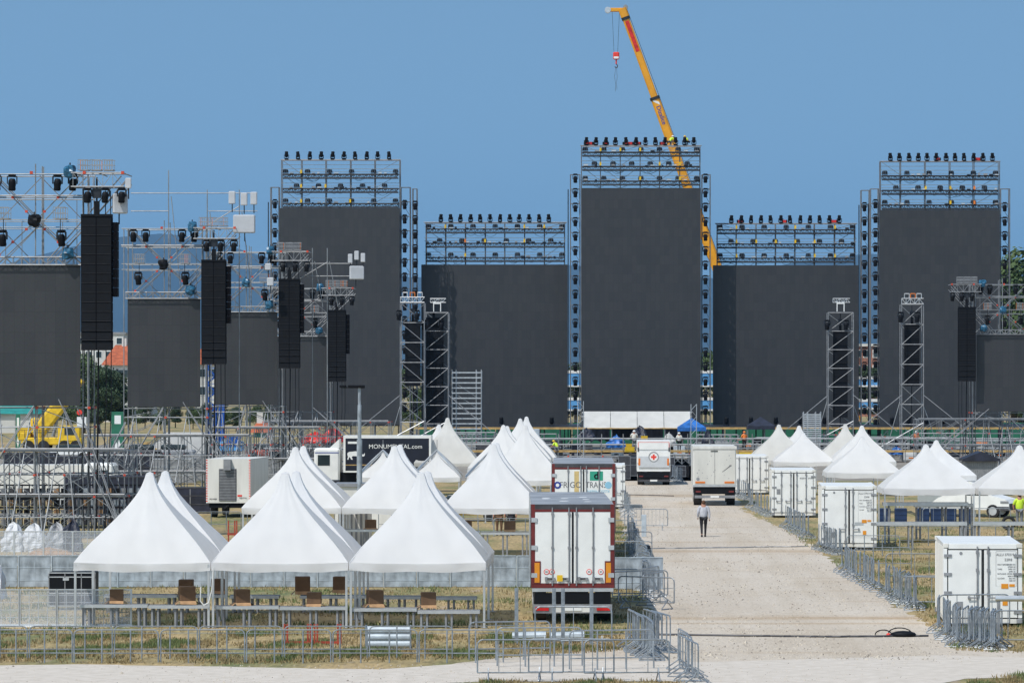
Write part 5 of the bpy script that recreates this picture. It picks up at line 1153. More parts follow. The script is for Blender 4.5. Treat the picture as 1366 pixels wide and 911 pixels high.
# ================================================================ TENTS
PT = [0, .08, .17, .27, .37, .48, .58, .69, .79, .9, 1]; PWD = [.05, .078, .125, .20, .295, .415, .535, .665, .79, .905, 1]
def tent(lab, px, pp, pe, D, wd, grp, legs=True, fabric='canvas', arch=False, seed=0, door=False, val=.26):
    """pavilion tent: curved pyramid roof with valance, four posts; D = centre depth"""
    zp, ze = Z(pp, D), Z(pe, D - wd / 2); q = wd / 2 - .02; t = thing('pavilion_tent', lab, 'tent', (X(px, D), D, 0), 0, grp)
    for sd in range(4):
        vs = []; fs = []; n = 20; rows = []
        for k in range(11 * 2 + 1):
            tt = k / 22; w_ = np.interp(tt, PT, PWD) * q; z = zp - (zp - ze) * tt
            rows.append((w_, z, tt))
        rows.append((q, ze, 1.0)); rows.append((q, ze - val * .5, 1.1)); rows.append((q, ze - val, 1.2))
        for (w_, z, tt) in rows:
            for i in range(n + 1):
                a = -1 + 2 * i / n; x = w_ * a
                crease = .10 * w_ * (1 - abs(a)) * max(0, 1 - tt * 1.1)          # seam down the middle of each face
                sag = (.055 - .025 * min(1, tt)) * w_ * (1 - a * a)
                wr = .014 * mnoise.noise(Vector((x * 3 + sd * 9, z * 4, seed * 3))) * (1 + 5 * max(0, tt - .75)) + .02 * mnoise.noise(Vector((a * 5 + sd * 3, z * .5, seed * 5.3))) * min(1, tt * 2) + (.014 * math.sin(9 * abs(a) + 14 * tt + seed) * max(0, tt - .6) * 2.5 * abs(a))
                if tt > 1: wr += .012 * math.sin(x * 5 + seed + sd) * (tt - 1) * 5; z_ = z - .05 * (1 - a * a) * (.7 + .3 * math.sin(seed + sd)) + .02 * math.sin(x * 3 + seed)
                else: z_ = z - .05 * (1 - a * a) * tt ** 4
                y = -(w_ - sag * min(1, tt * 2) + crease + wr)
                if tt > 1: y = -(q - .03 * q * (1 - a * a) + wr + .003)
                vs.append((x, y, z_))
        for k in range(len(rows) - 1):
            if k == 22: continue
            for i in range(n): b = k * (n + 1) + i; fs.append((b, b + 1, b + n + 2, b + n + 1))
        c_, s_ = math.cos(sd * PI / 2), math.sin(sd * PI / 2); vs = [(x * c_ - y * s_, x * s_ + y * c_, z) for x, y, z in vs]
        if sd == 0: cm = MB()
        cm.faces(vs, fs, fabric)
    cap = .055 * q; cm.faces([(-cap, -cap, zp), (cap, -cap, zp), (cap, cap, zp), (-cap, cap, zp), (0, 0, zp + .06)], [(0, 1, 4), (1, 2, 4), (2, 3, 4), (3, 0, 4)], fabric)
    cm.build('canopy', t, smooth=True)
    for a in (-1, 1):
        for b in (-1, 1):
            l = MB(); l.box(a * (q - .05) - .035, a * (q - .05) + .035, b * (q - .05) - .035, b * (q - .05) + .035, 0.02, ze - .06, 'alu'); l.box(a * (q - .05) - .1, a * (q - .05) + .1, b * (q - .05) - .1, b * (q - .05) + .1, 0.005, .02, 'grey'); l.build('leg', t)
    fr = MB(); e = q - .15
    for s in (-1, 1): fr.tube((-e, s * e, ze - .12), (e, s * e, ze - .12), .025, 'alu'); fr.tube((s * e, -e, ze - .12), (s * e, e, ze - .12), .025, 'alu')
    fr.tube((-e, 0, ze - .15), (e, 0, ze - .15), .02, 'alu'); fr.tube((0, -e, ze - .15), (0, e, ze - .15), .02, 'alu'); fr.tube((0, 0, ze - .15), (0, 0, zp - .05), .03, 'alu')
    fr.build('eave_frame', t)
    if arch:
        ar = MB(); o_ = q + .06
        for a, b in ((-1, -1), (1, -1), (1, 1), (-1, 1)):
            for off in (0, .10):
                pts = []
                for k in range(9):
                    u_ = k / 8; w_ = o_ * (1 - u_); pts.append((a * w_, b * w_, ze - .05 + off + (zp + .12 - ze) * (math.sin(u_ * PI / 2) ** .93 if 0 else u_ ** .92)))
                ar.path(pts, .035, 'alu', 5)
        ar.tube((0, 0, zp), (0, 0, zp + .75), .02, 'grey'); ar.build('outer_frame', t)
    return t
g1 = 'white tents in the nearest left block'
for k in range(3):
    nm = ['left', 'middle', 'right'][k]; xc = -14.8 + 4.3 * k
    for r in range(2):
        Dc = 125.6 + 4.32 * r
        tent(f'white peaked tent, {nm} one of the {["front", "back"][r]} row in the nearest left block', CX + xc * F / Dc, 631.5 - 1.5 * r, 750 if r == 0 else 743, Dc, 4.3, g1, seed=k + 3 * r)
g2 = 'white tents in the second left block'
for k in range(3):
    nm = ['left', 'middle', 'right'][k]; xc = -13.94 + 4.3 * k
    for r in range(2):
        Dc = 172 + 4.32 * r
        tent(f'white peaked tent, {nm} one of the {["front", "back"][r]} row in the second left block', CX + xc * F / Dc, [597.5, 596, 593][k] - 1.5 * r, 677 if r == 0 else 673, Dc, 4.3, g2, seed=10 + k + 3 * r)
for k, px in enumerate((511, 583, 655)):
    tent(f'small white tent with raised outer frame, {["left", "middle", "right"][k]} of three behind the second block', px, 604, 636, 226, 2.75, 'small tents with outer frames', arch=True, seed=20 + k)
for k, (px, pp, pe, D, fb, lab) in enumerate([
    (597, 558, 617, 264, 'canvaswarm', 'cream white tent with tall peak behind the small framed tents'), (585.5, 567, 615, 272, 'canvas', 'white tent peeking out left behind the cream tall one'),
    (671.5, 567.7, 624, 244, 'canvas', 'white tent left of the clustered peaks beside the blue dot trailer'), (676.5, 569, 622, 249, 'canvas', 'white tent directly behind the left one of the clustered peaks'),
    (700.3, 567.7, 640, 215, 'canvas', 'wide white tent just left of the blue dot trailer'), (694, 559, 612, 268, 'canvas', 'tall white peak behind the wide tent by the blue dot trailer'),
    (702.3, 556.5, 610, 280, 'canvas', 'tallest white peak of the cluster beside the blue dot trailer')]):
    tent(lab, px, pp, pe, D, 4.3, 'white tents in the far left block', fabric=fb, seed=30 + k)
for k, (px, pp, pe, D, wd, fb, lab) in enumerate([
    (1039, 567, 613, 279, 4.4, 'canvaswarm', 'cream tent rising behind the box lorry, leftmost of the right block'), (1066, 568.5, 612, 285, 4.3, 'canvas', 'white peak between the cream tent and steps'),
    (1071.3, 577.6, 615.5, 264, 4.1, 'canvas', 'low white tent above the third container'), (1127.5, 566.7, 615, 272, 4.3, 'canvaswarm', 'cream tent in the back row, left of the two peaks by the steps'),
    (1149.7, 568.5, 615.5, 262, 4.3, 'canvas', 'white back row tent behind the one over the second container'), (1149.7, 583.5, 630, 229, 4.35, 'canvas', 'white tent over the second nearest container with sloping valance'),
    (1235, 594, 651, 188, 4.32, 'canvas', 'large white tent left of the van at the right'), (1249, 588, 634, 224, 4.2, 'canvas', 'white tent behind the large one near the grey shed'),
    (1360, 595, 651, 188, 4.32, 'canvas', 'large white tent at the right edge of the view')]):
    tent(lab, px, pp, pe, D, wd, 'white tents in the right block', fabric=fb, seed=40 + k, val=.30)
# shed
D = 262; t = thing('shed', 'dark grey garden shed with black gable roof behind the right tents', 'shed', (X(1309, D), D, 0)); q = 21.5 * D / F; ze = Z(611, D)
s_ = MB(); s_.box(-q, q, 0, 2.4, 0, ze, 'grey'); x = -q + .1
while x < q - .1: s_.box(x, x + .05, -.02, -.002, .1, ze - .12, 'wood'); x += .14
s_.build('wall', t); zt = Z(602, D); o_ = .18
MB().faces([(-q - o_, -.3, ze - .05), (q + o_, -.3, ze - .05), (0, -.3, zt), (-q - o_, 2.6, ze - .05), (q + o_, 2.6, ze - .05), (0, 2.6, zt), (-q - o_, -.3, ze - .2), (q + o_, -.3, ze - .2), (-q - o_, 2.6, ze - .2), (q + o_, 2.6, ze - .2)],
           [(0, 1, 2), (4, 3, 5), (0, 2, 5, 3), (2, 1, 4, 5), (6, 7, 1, 0), (9, 8, 3, 4), (6, 0, 3, 8), (1, 7, 9, 4), (8, 9, 7, 6)], 'tarpdark').build('roof', t)

# ================================================================ TABLES AND BOXES
def table(lab, px0, px1, ptop, D, grp, dep=.6, legs=3, th=.10, h=None):
    a, b = X(px0, D), X(px1, D); z = Z(ptop, D); t = thing('counter_table', lab, 'table', ((a + b) / 2, D, 0), random.uniform(-.01, .01), grp); q = (b - a) / 2
    m_ = MB(); n = 4
    for k in range(n): m_.box(-q, q, k * dep / n + .008, (k + 1) * dep / n - .008, z - .03, z + random.uniform(-.002, .002), 'wood')
    m_.build('top', t); e = MB(); e.box(-q, q, -.03, .005, z - th, z - .005, 'alu'); e.box(-q, q, dep - .005, dep + .03, z - th, z - .005, 'alu'); e.build('edge_rail', t)
    for k in range(legs):
        x = -q + .2 + (2 * q - .4) * k / (legs - 1)
        l = MB()
        for dx in (-.09, .09):
            l.box(x + dx - .03, x + dx + .03, .03, .09, 0, z - th, 'grey'); l.box(x + dx - .03, x + dx + .03, dep - .09, dep - .03, 0, z - th, 'grey')
        l.tube((x, .06, z * .3), (x, dep - .06, z * .3), .02, 'grey'); l.build('leg', t)
    return z
tg = 'grey counter tables under the nearest tents'
for k, (a, b, y, D, lg) in enumerate([(106, 197, 806, 123.8, 3), (198, 277, 807, 123.8, 3), (285, 372, 808, 123.8, 3), (373, 462, 809, 123.8, 3), (470, 556, 811, 123.6, 3), (557, 640, 814, 123.4, 3)]):
    table(f'grey counter table in the front line under the nearest tents, {ORD[k]} from the left', a, b, y, D, tg, legs=lg)
for k, (a, b, y, D) in enumerate([(138, 236, 793, 131.2), (237, 300, 793, 131.4), (306, 372, 794, 131.3), (400, 488, 794, 131.4), (505, 566, 795, 131.2), (567, 636, 796, 131.2)]):
    table(f'grey counter table in the back line under the nearest tents, {ORD[k]} from the left', a, b, y, D, tg)
for k, (a, b, y, D) in enumerate([(445, 530, 706, 171), (560, 640, 708, 170.4), (641, 706, 710, 170)]):
    table(f'counter table under the second tent block, {ORD[k]} from the left', a, b, y, D, 'counter tables under the second tent block')
for k, (a, b, y, D, hh) in enumerate([(1178, 1292, 670, 186.5, 2), (1140, 1290, 696, 180, 3), (1298, 1400, 696, 180, 3), (1220, 1300, 672, 190, 3)]):
    table(f'metal rail counter beneath the right tents, {["upper left", "lower left", "lower right", "rear"][k]} one', a, b, y, D, 'rail counters under the right tents', legs=hh, th=.16)
t = thing('counter_table', 'pale pipe topped rail in front of the nearest container', 'rail', (X(1352, 120), 120, 0)); m_ = MB(); m_.tube((-.55, 0, Z(798, 120)), (2, 0, Z(798, 120)), .09, 'alu', 10); m_.build('pipe', t); m_ = MB(); m_.box(-.5, -.4, -.04, .04, 0, Z(800, 120), 'grey'); m_.box(1.5, 1.6, -.04, .04, 0, Z(800, 120), 'grey'); m_.build('leg', t)
def carton(px, pb, wpx, hpx, D, lab, grp='brown cardboard boxes on the tables', rz=0):
    w_ = wpx * D / F; h_ = hpx * D / F; t = thing('cardboard_box', lab, 'box', (X(px, D), D + .2, Z(pb, D)), rz, grp); q = w_ / 2; d_ = q * .9
    MB().box(-q, q, -d_, d_, h_ * .2, h_, 'card', bev=.012).build('carton', t)
    f = MB()
    for (a, b, c) in (((-q, -d_), (q, -d_), (0, -.12)), ((q, -d_), (q, d_), (.12, 0)), ((-q, d_), (-q, -d_), (-.12, 0))):
        vs = [(a[0], a[1], h_ * .2), (b[0], b[1], h_ * .2), (b[0] + c[0], b[1] + c[1], .0), (a[0] + c[0], a[1] + c[1], .02)]
        vs2 = [(x * 1.03, y * 1.03, z) for x, y, z in vs]; f.faces(vs + vs2, [(0, 1, 2, 3), (7, 6, 5, 4)], 'cardin')
    f.build('flap', t)
for (px, pb, w_, h_, D, rz, lab) in [(154.5, 805, 18, 19, 124, .1, 'first from the left, squat, front line'), (248.5, 806, 21, 24, 124, .25, 'front one of the overlapping pair at the left tent'),
    (247.5, 793, 19, 20, 131.5, 0, 'rear one of the overlapping pair at the left tent'), (290, 792, 17, 20, 131.5, .2, 'behind the tent posts between left and middle tents'), (322, 808, 19, 22, 124, .3, 'tilted, front line, left in the middle tent'),
    (403, 793, 20, 24, 131.5, .1, 'tall one on the back line of the middle tent'), (418.5, 809, 19, 19, 124, 0, 'squat one in front of the tall one, middle tent'), (453, 791, 17, 22, 131.5, -.1, 'back line next to the hanging cord'),
    (499.5, 810, 20, 23, 124, .3, 'front line, left one under the right tent'), (571, 811, 20, 21, 124, .1, 'front line, right one under the right tent'), (680, 709, 15, 14, 170.6, 0, 'alone on the table beside the nearest trailer'),
    (621, 707, 14, 13, 171, .3, 'behind the right nearest tent roof, second block'), (494, 707, 14, 14, 171.4, .2, 'by the grey cabinets, second block')]:
    carton(px, pb, w_, h_, D, 'brown cardboard box, ' + lab, rz=rz)
t = thing('grey_cabinet', 'grey ribbed cabinet standing under the second left tent block', 'cabinet', (X(472, 176), 176, 0)); MB().box(-.7, .75, 0, .8, .1, 2.0, 'offwhite', bev=.02).build('body', t); m_ = MB(); [m_.box(-.6 + k * .22, -.5 + k * .22, -.03, -.003, .2, 1.9, 'grey') for k in range(6)]; m_.build('rib', t)
t = thing('flat_roof_booth', 'low white flat roofed booth between tents beside the light mast', 'booth', (X(483, 205), 205, 0)); MB().box(-1.4, 1.5, 0, 3, 0, Z(631 + 18, 205), 'offwhite').build('body', t); MB().box(-1.5, 1.6, -.1, 3.1, Z(649, 205) + .003, Z(645, 205), 'grey').build('roof', t)

# ================================================================ WALLS AND CLEAR FENCES
def wall_panel():
    t = thing('barrier_wall_panel', 'panel', 'barrier wall'); w_ = 1.22; h = 1.16
    MB().box(.012, w_ - .012, 0, .03, .02, h, 'wall').build('plate', t)
    f = MB(); f.box(-.02, .02, -.03, .06, 0, h + .02, 'wallrib'); f.box(.02, w_ - .02, -.02, .05, h, h + .03, 'wallrib'); f.box(.03, w_ - .03, -.012, -.002, h * .62, h * .64, 'wallrib'); f.box(.03, w_ - .03, -.012, -.002, .25, .27, 'wallrib')
    f.box(w_ * .5 - .008, w_ * .5 + .008, -.01, -.002, .05, h - .03, 'wallrib'); f.build('rib', t)
    b = MB(); b.tube((0, .06, h * .8), (0, .9, .03), .025, 'grey'); b.box(-.02, .02, .05, .95, 0, .03, 'grey'); b.build('brace', t); return t
WP = Proto(wall_panel()); x = X(-20, 147.6); k = 0
while x < X(700, 147.6):
    WP.at((x, 147.6 + .05 * math.sin(k), 0), random.uniform(-.02, .02), f'blue grey barrier plate of the long wall behind tents, {ORD[k] if k < 20 else ["twenty-first", "twenty-second", "twenty-third"][k - 20]} from the left', 'long wall of metal barrier plates'); x += 1.24; k += 1
for j, px in enumerate((820, 848)): WP.at((X(px, 147) - .2, 146 + j * .2, 0), 0, f'blue grey barrier plate right of the nearest trailer, {["hidden half", "open end"][j]}', 'barrier plates right of the trailer')
def clear_panel():
    t = thing('clear_fence_panel', 'panel', 'fence'); w_ = 1.15; h = 1.22
    MB().box(.04, w_ - .04, 0, .008, .08, h, 'clear').build('clear_sheet', t); f = MB()
    for x in (0, w_): f.box(x - .03, x + .03, -.02, .04, 0, h + .02, 'alu')
    for z in (.06, h): f.box(.03, w_ - .03, -.015, .03, z - .02, z + .02, 'alu')
    for x in (w_ * .25, w_ * .5, w_ * .75): f.box(x - .009, x + .009, .01, .03, .08, h - .02, 'alu')
    for z in (.3, .55, .8, 1.03): f.box(.03, w_ - .03, .012, .028, z - .008, z + .008, 'alu')
    f.build('frame', t); b = MB(); b.box(-.02, w_, -.3, .5, 0, .03, 'white'); b.build('foot_plate', t); return t
CP = Proto(clear_panel())
for k in range(5): CP.at((X(-75, 124) + k * 1.17 - .0, 124.3, 0), 0, f'clear grid fence panel near the bottom left corner, {ORD[k]} from the left', 'clear fence panels in the lower left', (1, 1, .95))
x = X(-20, 165); k = 0
while x < X(150, 165): CP.at((x, 165, 0), 0, f'clear grid fence panel behind the metal wall at left, {ORD[k]} from the left', 'clear fence panels behind the wall', (1.05, 1, 1.15)); x += 1.22; k += 1
# black mesh fence under scaffold at left
D = 205
for k in range(6):
    a = X(-20, D) + k * 1.55; t = thing('black_fence_panel', f'black open grid rack under the left scaffold, {ORD[k]} from the left', 'rack', (a, D, 0), 0, 'black racks under the left scaffold'); f = MB()
    for j in range(5): f.box(j * .37 - .03, j * .37 + .03, 0, .06, 0, 2.3, 'black')
    for z in (.1, .6, 1.1, 1.6, 2.25): f.box(-.03, 1.51, -.005, .065, z - .04, z + .04, 'black')
    for j in range(4): [f.box(j * .37 + .05, j * .37 + .32, .3, .5, z + .06, z + .38, random.choice(('darkgrey', 'grey', 'black', 'wall', 'cardin'))) for z in (.1, .6, 1.1, 1.7)]
    f.build('rack_frame', t)
for k, (px, pb, w_, h_, m) in enumerate([(18, 712, 1.05, 1.25, 'bagwhite'), (46, 712, 1.15, 1.15, 'bagwhite'), (75, 712, 1.1, 1.2, 'grey'), (96, 712, 1.0, 1.4, 'tarpdark'), (-4, 783, .6, 1.1, 'bagwhite')]):
    lump('bulk_bag', ['large crumpled white bag, left one under the scaffold', 'large white bag with knotted top, right one under the scaffold', 'grey bag slumped right of the white bags', 'dark bag beside the grey bag under the scaffold', 'pale bag at the left edge before the metal wall'][k], 'bag', px, pb, w_, h_, 1, m, 178 if k < 4 else 140, 60 + k, 1.0, 0.0, 'bags under the scaffold')
lump('dirt_pile', 'small brown soil heap behind the clear fence at left', 'soil heap', 68, 745, 2.6, .55, 1.5, 'cardin', 168, 70, 1.3, 0)
t = thing('flight_case', 'long black equipment case with metal edges behind the clear fence', 'flight case', (X(96, 133), 133, 0)); MB().box(-.78, .78, 0, .9, .12, 1.28, 'black', bev=.02).build('body', t); e = MB(); [e.box(-.79, .79, -.015, -.002, z, z + .035, 'alu') for z in (.13, .55, 1.1, 1.24)]; [e.box(x, x + .03, -.015, -.002, .17, 1.23, 'grey') for x in (-.79, -.25, .3, .76)]; e.build('metal_edging', t); MB().box(-.3, -.1, -.03, -.016, 1.0, 1.09, 'alu').build('latch', t)

# ================================================================ CROWD BARRIERS
def barrier(kind):
    t = thing('crowd_barrier', 'b', 'barrier'); f = MB(); w_, h = (2.3, 1.06) if kind == 'open' else (2.2, 1.08); q = w_ / 2; r = .021; c = .14; zl = .32 if kind == 'open' else .24
    pts = [(-q, 0, .03 if kind == 'open' else zl - .0), (-q, 0, h - c)] + [(-q + c - c * math.cos(a), 0, h - c + c * math.sin(a)) for a in (.5, 1.05, PI / 2)] + [(q - c + c * math.sin(a), 0, h - c + c * math.cos(a)) for a in (0, .5, 1.05, PI / 2)] + [(q, 0, .03 if kind == 'open' else zl)]
    f.path(pts, r, 'barrier', 6); f.tube((-q, 0, zl), (q, 0, zl), r * .9, 'barrier', 6)
    if kind == 'open': f.tube((-q + .02, 0, h - .10), (q - .02, 0, h - .10), .010, 'barrier', 4)
    f.build('frame', t); b = MB()
    if kind == 'open':
        for x in (-q * .34, q * .34): MB().tube((x, 0, 0), (x, 0, h), r * 1.05, 'barrier', 6).build('upright', t)
    else:
        n = 11 if kind == 'bars' else 4
        for k in range(1, n): x = -q + w_ * k / n; b.tube((x, 0, zl), (x, 0, h), .009 if kind == 'bars' else .014, 'barrier', 4)
        b.build('infill_bar', t)
        for s in (-1, 1):
            x = s * (q - .28); l = MB()
            l.path([(x, -.0, zl + .12), (x, -.06, zl), (x, -.34, .05), (x, -.36, .022), (x, .36, .022), (x, .34, .05), (x, .06, zl), (x, .0, zl + .12)], .018, 'barrier', 5); l.build('foot', t)
    return t
BO = Proto(barrier('open')); BB = Proto(barrier('bars')); BF = Proto(barrier('few'))
# front line along the path
xs_ = -18.4; k = 0; D = 108.3
while xs_ < -2.5:
    BO.at((xs_, D + .05 * (k % 2), 0), .01 * (k % 3 - 1), f'open barrier in the front line along the path, {ORD[k]} from the left', 'front line of open barriers', (1, 1, .86)); xs_ += 2.36; k += 1
xs_ = -17.5; k = 0
while xs_ < -4.5:
    BO.at((xs_, 109.9, 0), -.008, f'open barrier in the second line just behind the front line, {ORD[k]} from the left', 'second line of open barriers', (1, 1, .86)); xs_ += 2.36; k += 1
def place(P, px, pb, rz, lab, grp, sc=1): x, y, _ = G(px, pb); return P.at((x, y, 0), rz, lab, grp, sc)
g = 'barriers by the path corner'
place(BF, 694, 909, .03, 'barrier with bent feet nearest to the camera, left one at the path', g); place(BF, 762, 908, -.05, 'barrier with bent feet nearest to the camera, second at the path', g)
place(BF, 836, 909, .12, 'barrier with bent feet at the path, just left of the lone slanted one', g); place(BO, 720, 889, .08, 'open barrier behind the nearest pair at the path', g); place(BO, 816, 893, .2, 'open barrier slanting toward the nested row at the path', g)
place(BF, 765, 867, -.02, 'barrier standing right behind the rear of the nearest trailer', g, (1, 1, 1.15)); place(BO, 680, 880, .25, 'open barrier turned slightly below the right tent post', g)
for j, px in enumerate((711, 739, 751, 789)):
    D = 116; t = thing('standing_post', f'pale upright channel post before the nearest trailer, {ORD[j]} from the left', 'post', (X(px if j else 689, D), D, 0), 0, 'pale posts before the trailer'); MB().box(-.055, .055, -.02, .02, .02, 1.65, 'barrier').build('channel', t); MB().box(-.12, .12, -.12, .12, 0, .018, 'barrier').build('base_plate', t)
for j, (px, py) in enumerate([(706, 847), (757, 847)]):
    x, y, _ = G(px, py + 8); t = thing('rolled_plate', f'silvery rolled sheet lying behind the barriers, {["left", "right"][j]} one', 'sheet roll', (x, y, 0), 0, 'silvery rolls'); MB().tube((-.5, 0, .14), (.5, 0, .17), .13, 'wallrib', 12).build('roll', t); MB().box(-.35, .35, -.05, .05, 0.0, .02, 'grey').build('rest', t)
x, y, _ = G(518, 866); t = thing('metal_drum_rack', 'silvery corrugated trough lying behind the front barriers', 'trough', (x, y, 0)); m_ = MB(); [m_.tube((-.62, 0, .16 + j * .2), (.62, 0, .16 + j * .2), .12, 'wallrib', 12) for j in range(3)]; m_.build('corrugated_body', t); MB().box(-.66, -.62, -.15, .15, 0, .7, 'barrier').build('end_plate', t); MB().box(.62, .66, -.15, .15, 0, .7, 'barrier').build('end_plate', t)
for j, px in enumerate((397, 437)):
    x, y, _ = G(px, 860); t = thing('red_trestle', f'low rust red steel stand behind the front barriers, {["left", "right"][j]} one', 'stand', (x, y, 0), 0, 'rust red stands'); m_ = MB()
    for a in (-.38, -.30, .30, .38): m_.box(a - .025, a + .025, -.03, .03, 0, .62, 'rust')
    m_.build('upright', t); m_ = MB(); m_.box(-.4, .4, -.05, -.032, .05, .11, 'rust'); m_.box(-.4, .4, .032, .05, .05, .11, 'rust'); m_.build('crossbar', t)
for j, px in enumerate((309, 320)):
    x, y, _ = G(px, 722); t = thing('red_trestle', f'rust red steel stand between the two nearest tent peaks, {["left", "right"][j]} one', 'stand', (x, y, 0), 0, 'rust red stands'); m_ = MB(); m_.box(-.18, -.12, -.03, .03, 0, 1.0, 'rust'); m_.box(.12, .18, -.03, .03, 0, 1.0, 'rust'); m_.build('upright', t); MB().box(-.2, .2, -.05, -.032, .3, .4, 'rust').build('crossbar', t)
# nested stacks: many barriers standing side by side, edge-on to the road
def stack(P, px0, py0, px1, py1, n, rz, where, jit=.06):
    x0, y0, _ = G(px0, py0); x1, y1, _ = G(px1, py1); rr = random.Random(int(px0))
    for k in range(n):
        u_ = k / max(1, n - 1)
        P.at((x0 + (x1 - x0) * u_ + rr.uniform(-.05, .05), y0 + (y1 - y0) * u_ + 1.1 + rr.uniform(-.12, .12), 0), rz + rr.uniform(-jit, jit), f'{ORD[k]} barrier from the far end, nested {where}', f'nested row of barriers {where}')
stack(BF, 1126, 764, 1174, 790, 11, R(88), 'beside the gravel right of the second container')
stack(BF, 1186, 796, 1226, 815, 10, R(84), 'halfway to the nearest container')
stack(BF, 1258, 846, 1285, 864, 7, R(84), 'at the left corner of the nearest container')
stack(BF, 1293, 862, 1336, 868, 11, R(80), 'in front of the nearest container doors')
stack(BF, 1094, 733, 1122, 741, 8, R(88), 'before the second container doors')
stack(BF, 1050, 703, 1080, 719, 9, R(88), 'before the third container')
stack(BF, 1002, 677, 1028, 690, 8, R(88), 'left of the third container')
stack(BF, 984, 661, 999, 668, 6, R(88), 'beside the box lorry')
stack(BF, 898, 640, 910, 645, 5, R(88), 'between the red cross truck and the box lorry')
stack(BB, 838, 690, 832, 672, 6, R(86), 'beside the blue dot trailer')
stack(BF, 845, 722, 850, 745, 7, R(92), 'left of the walking man along the road edge')
stack(BF, 855, 752, 864, 790, 9, R(94), 'along the left road edge past the metal plate')
stack(BF, 842, 868, 868, 882, 9, R(96), 'at the path corner right of the nearest trailer')
stack(BF, 868, 868, 882, 872, 5, R(100), 'with feet on the gravel by the path corner')
stack(BF, 912, 900, 922, 916, 4, R(97), 'standing alone on the path in front')
g = 'single barriers along the left road edge'
for k, (px, py, a) in enumerate([(838, 716, 88), (841, 727, 84), (846, 738, 80), (850, 750, 92), (853, 762, 84), (858, 774, 78), (862, 786, 82), (868, 797, 74), (872, 806, 70)]): place(BB if k % 2 else BF, px, py, R(a), f'{ORD[k]} barrier from the far end along the left road edge, seen edge-on', g)
g = 'barriers on the left road edge'
place(BB, 862, 707, 0, 'barrier facing the camera on the gravel left of the walking man', g); place(BF, 854, 803, .5, 'dark barrier lying askew against the row by the road edge', g); place(BF, 862, 812, -.55, 'tilted barrier crossing another one by the left road edge', g)
place(BF, 836, 742, .02, 'barrier crossing beside the trailer, upper one', g); place(BF, 834, 757, .02, 'barrier crossing beside the trailer, lower one', g); place(BF, 828, 700, .0, 'barrier beside the blue dot trailer, facing the camera', g); place(BF, 836, 800, .0, 'barrier before the metal plate right of the nearest trailer', g)
t = thing('concrete_foot', 'dark weight on the gravel below the facing barrier', 'weight', (*G(859, 732)[:2], 0)); MB().box(-.3, .3, -.1, .1, 0, .16, 'darkgrey', bev=.02).build('block', t)
t = thing('concrete_foot', 'pale slab standing by the facing barrier', 'slab', (*G(859, 716)[:2], 0)); MB().box(-.12, .12, -.05, .05, 0, 1.1, 'wallrib', bev=.02).build('block', t)
g = 'barrier lines right of the gravel'
for j, (a, b, y) in enumerate([(1140, 1250, 760), (1180, 1262, 776), (1150, 1370, 728), (1230, 1370, 706), (1130, 1230, 742)]):
    x0, y0, _ = G(a, y); x1 = G(b, y)[0]; n = max(1, round((x1 - x0) / 2.3))
    for k in range(n): (BF if j % 2 else BO).at((x0 + 1.15 + 2.32 * k, y0 + random.uniform(-.2, .2), 0), random.uniform(-.06, .06), f'{ORD[k]} barrier from the left in cross line {["third nearest", "nearest", "fourth nearest", "fifth nearest", "middle"][j]} beyond the container', g)
place(BF, 1370, 864, .0, 'barrier at the right edge before the nearest container', g); place(BF, 1300, 842, .12, 'barrier leaning across the nearest container doors', g, (1, 1, 1.05)); place(BF, 1243, 812, -.45, 'barrier turned outward at the end of the nested row', g)
g = 'barriers behind the tents'
for j, (a, b, y) in enumerate([(262, 345, 706), (330, 470, 700), (596, 705, 716), (505, 560, 706), (560, 700, 700)]):
    x0, y0, _ = G(a, y); x1 = G(b, y)[0]; n = max(1, round((x1 - x0) / 2.3))
    for k in range(n): BO.at((x0 + 1.15 + 2.32 * k, y0, 0), 0, f'{ORD[k]} open barrier in {["the line under the generator", "the line right of the generator", "the line left of the nearest trailer", "the short line by the grey cabinet", "the rear line under the second block"][j]}', g)
for j, px in enumerate((1180, 1202, 1232, 1250, 1268, 1288)):
    D = 211; t = thing('blue_bin_crate', f'blue folding crate stack under the right tents, {ORD[j]} from the left', 'crate', (X(px, D), D, 0), 0, 'blue crates by the van'); MB().box(-.32, .32, 0, .6, .02, .85, 'bluedark', bev=.02).build('crate_body', t); m_ = MB(); [m_.box(-.325, .325, -.02, -.003, z, z + .03, 'bluedark') for z in (.25, .5, .75)]; m_.build('rib', t)
t = thing('red_extinguisher', 'small red box with yellow label before the second container', 'box', (*G(1152, 727)[:2], .75)); MB().box(-.14, .14, -.1, .1, 0, .24, 'redcross', bev=.02).build('case', t); MB().box(-.1, .1, -.12, -.102, .24, .5, 'yellow').build('label_board', t)
t = thing('yellow_hose', 'yellow hose on the grass behind the cross line', 'hose', (*G(1212, 722)[:2], 0)); MB().path([(-.55, 0, .05), (-.2, .1, .08), (.2, -.05, .05), (.6, .1, .05)], .045, 'yellow', 7).build('tube', t)
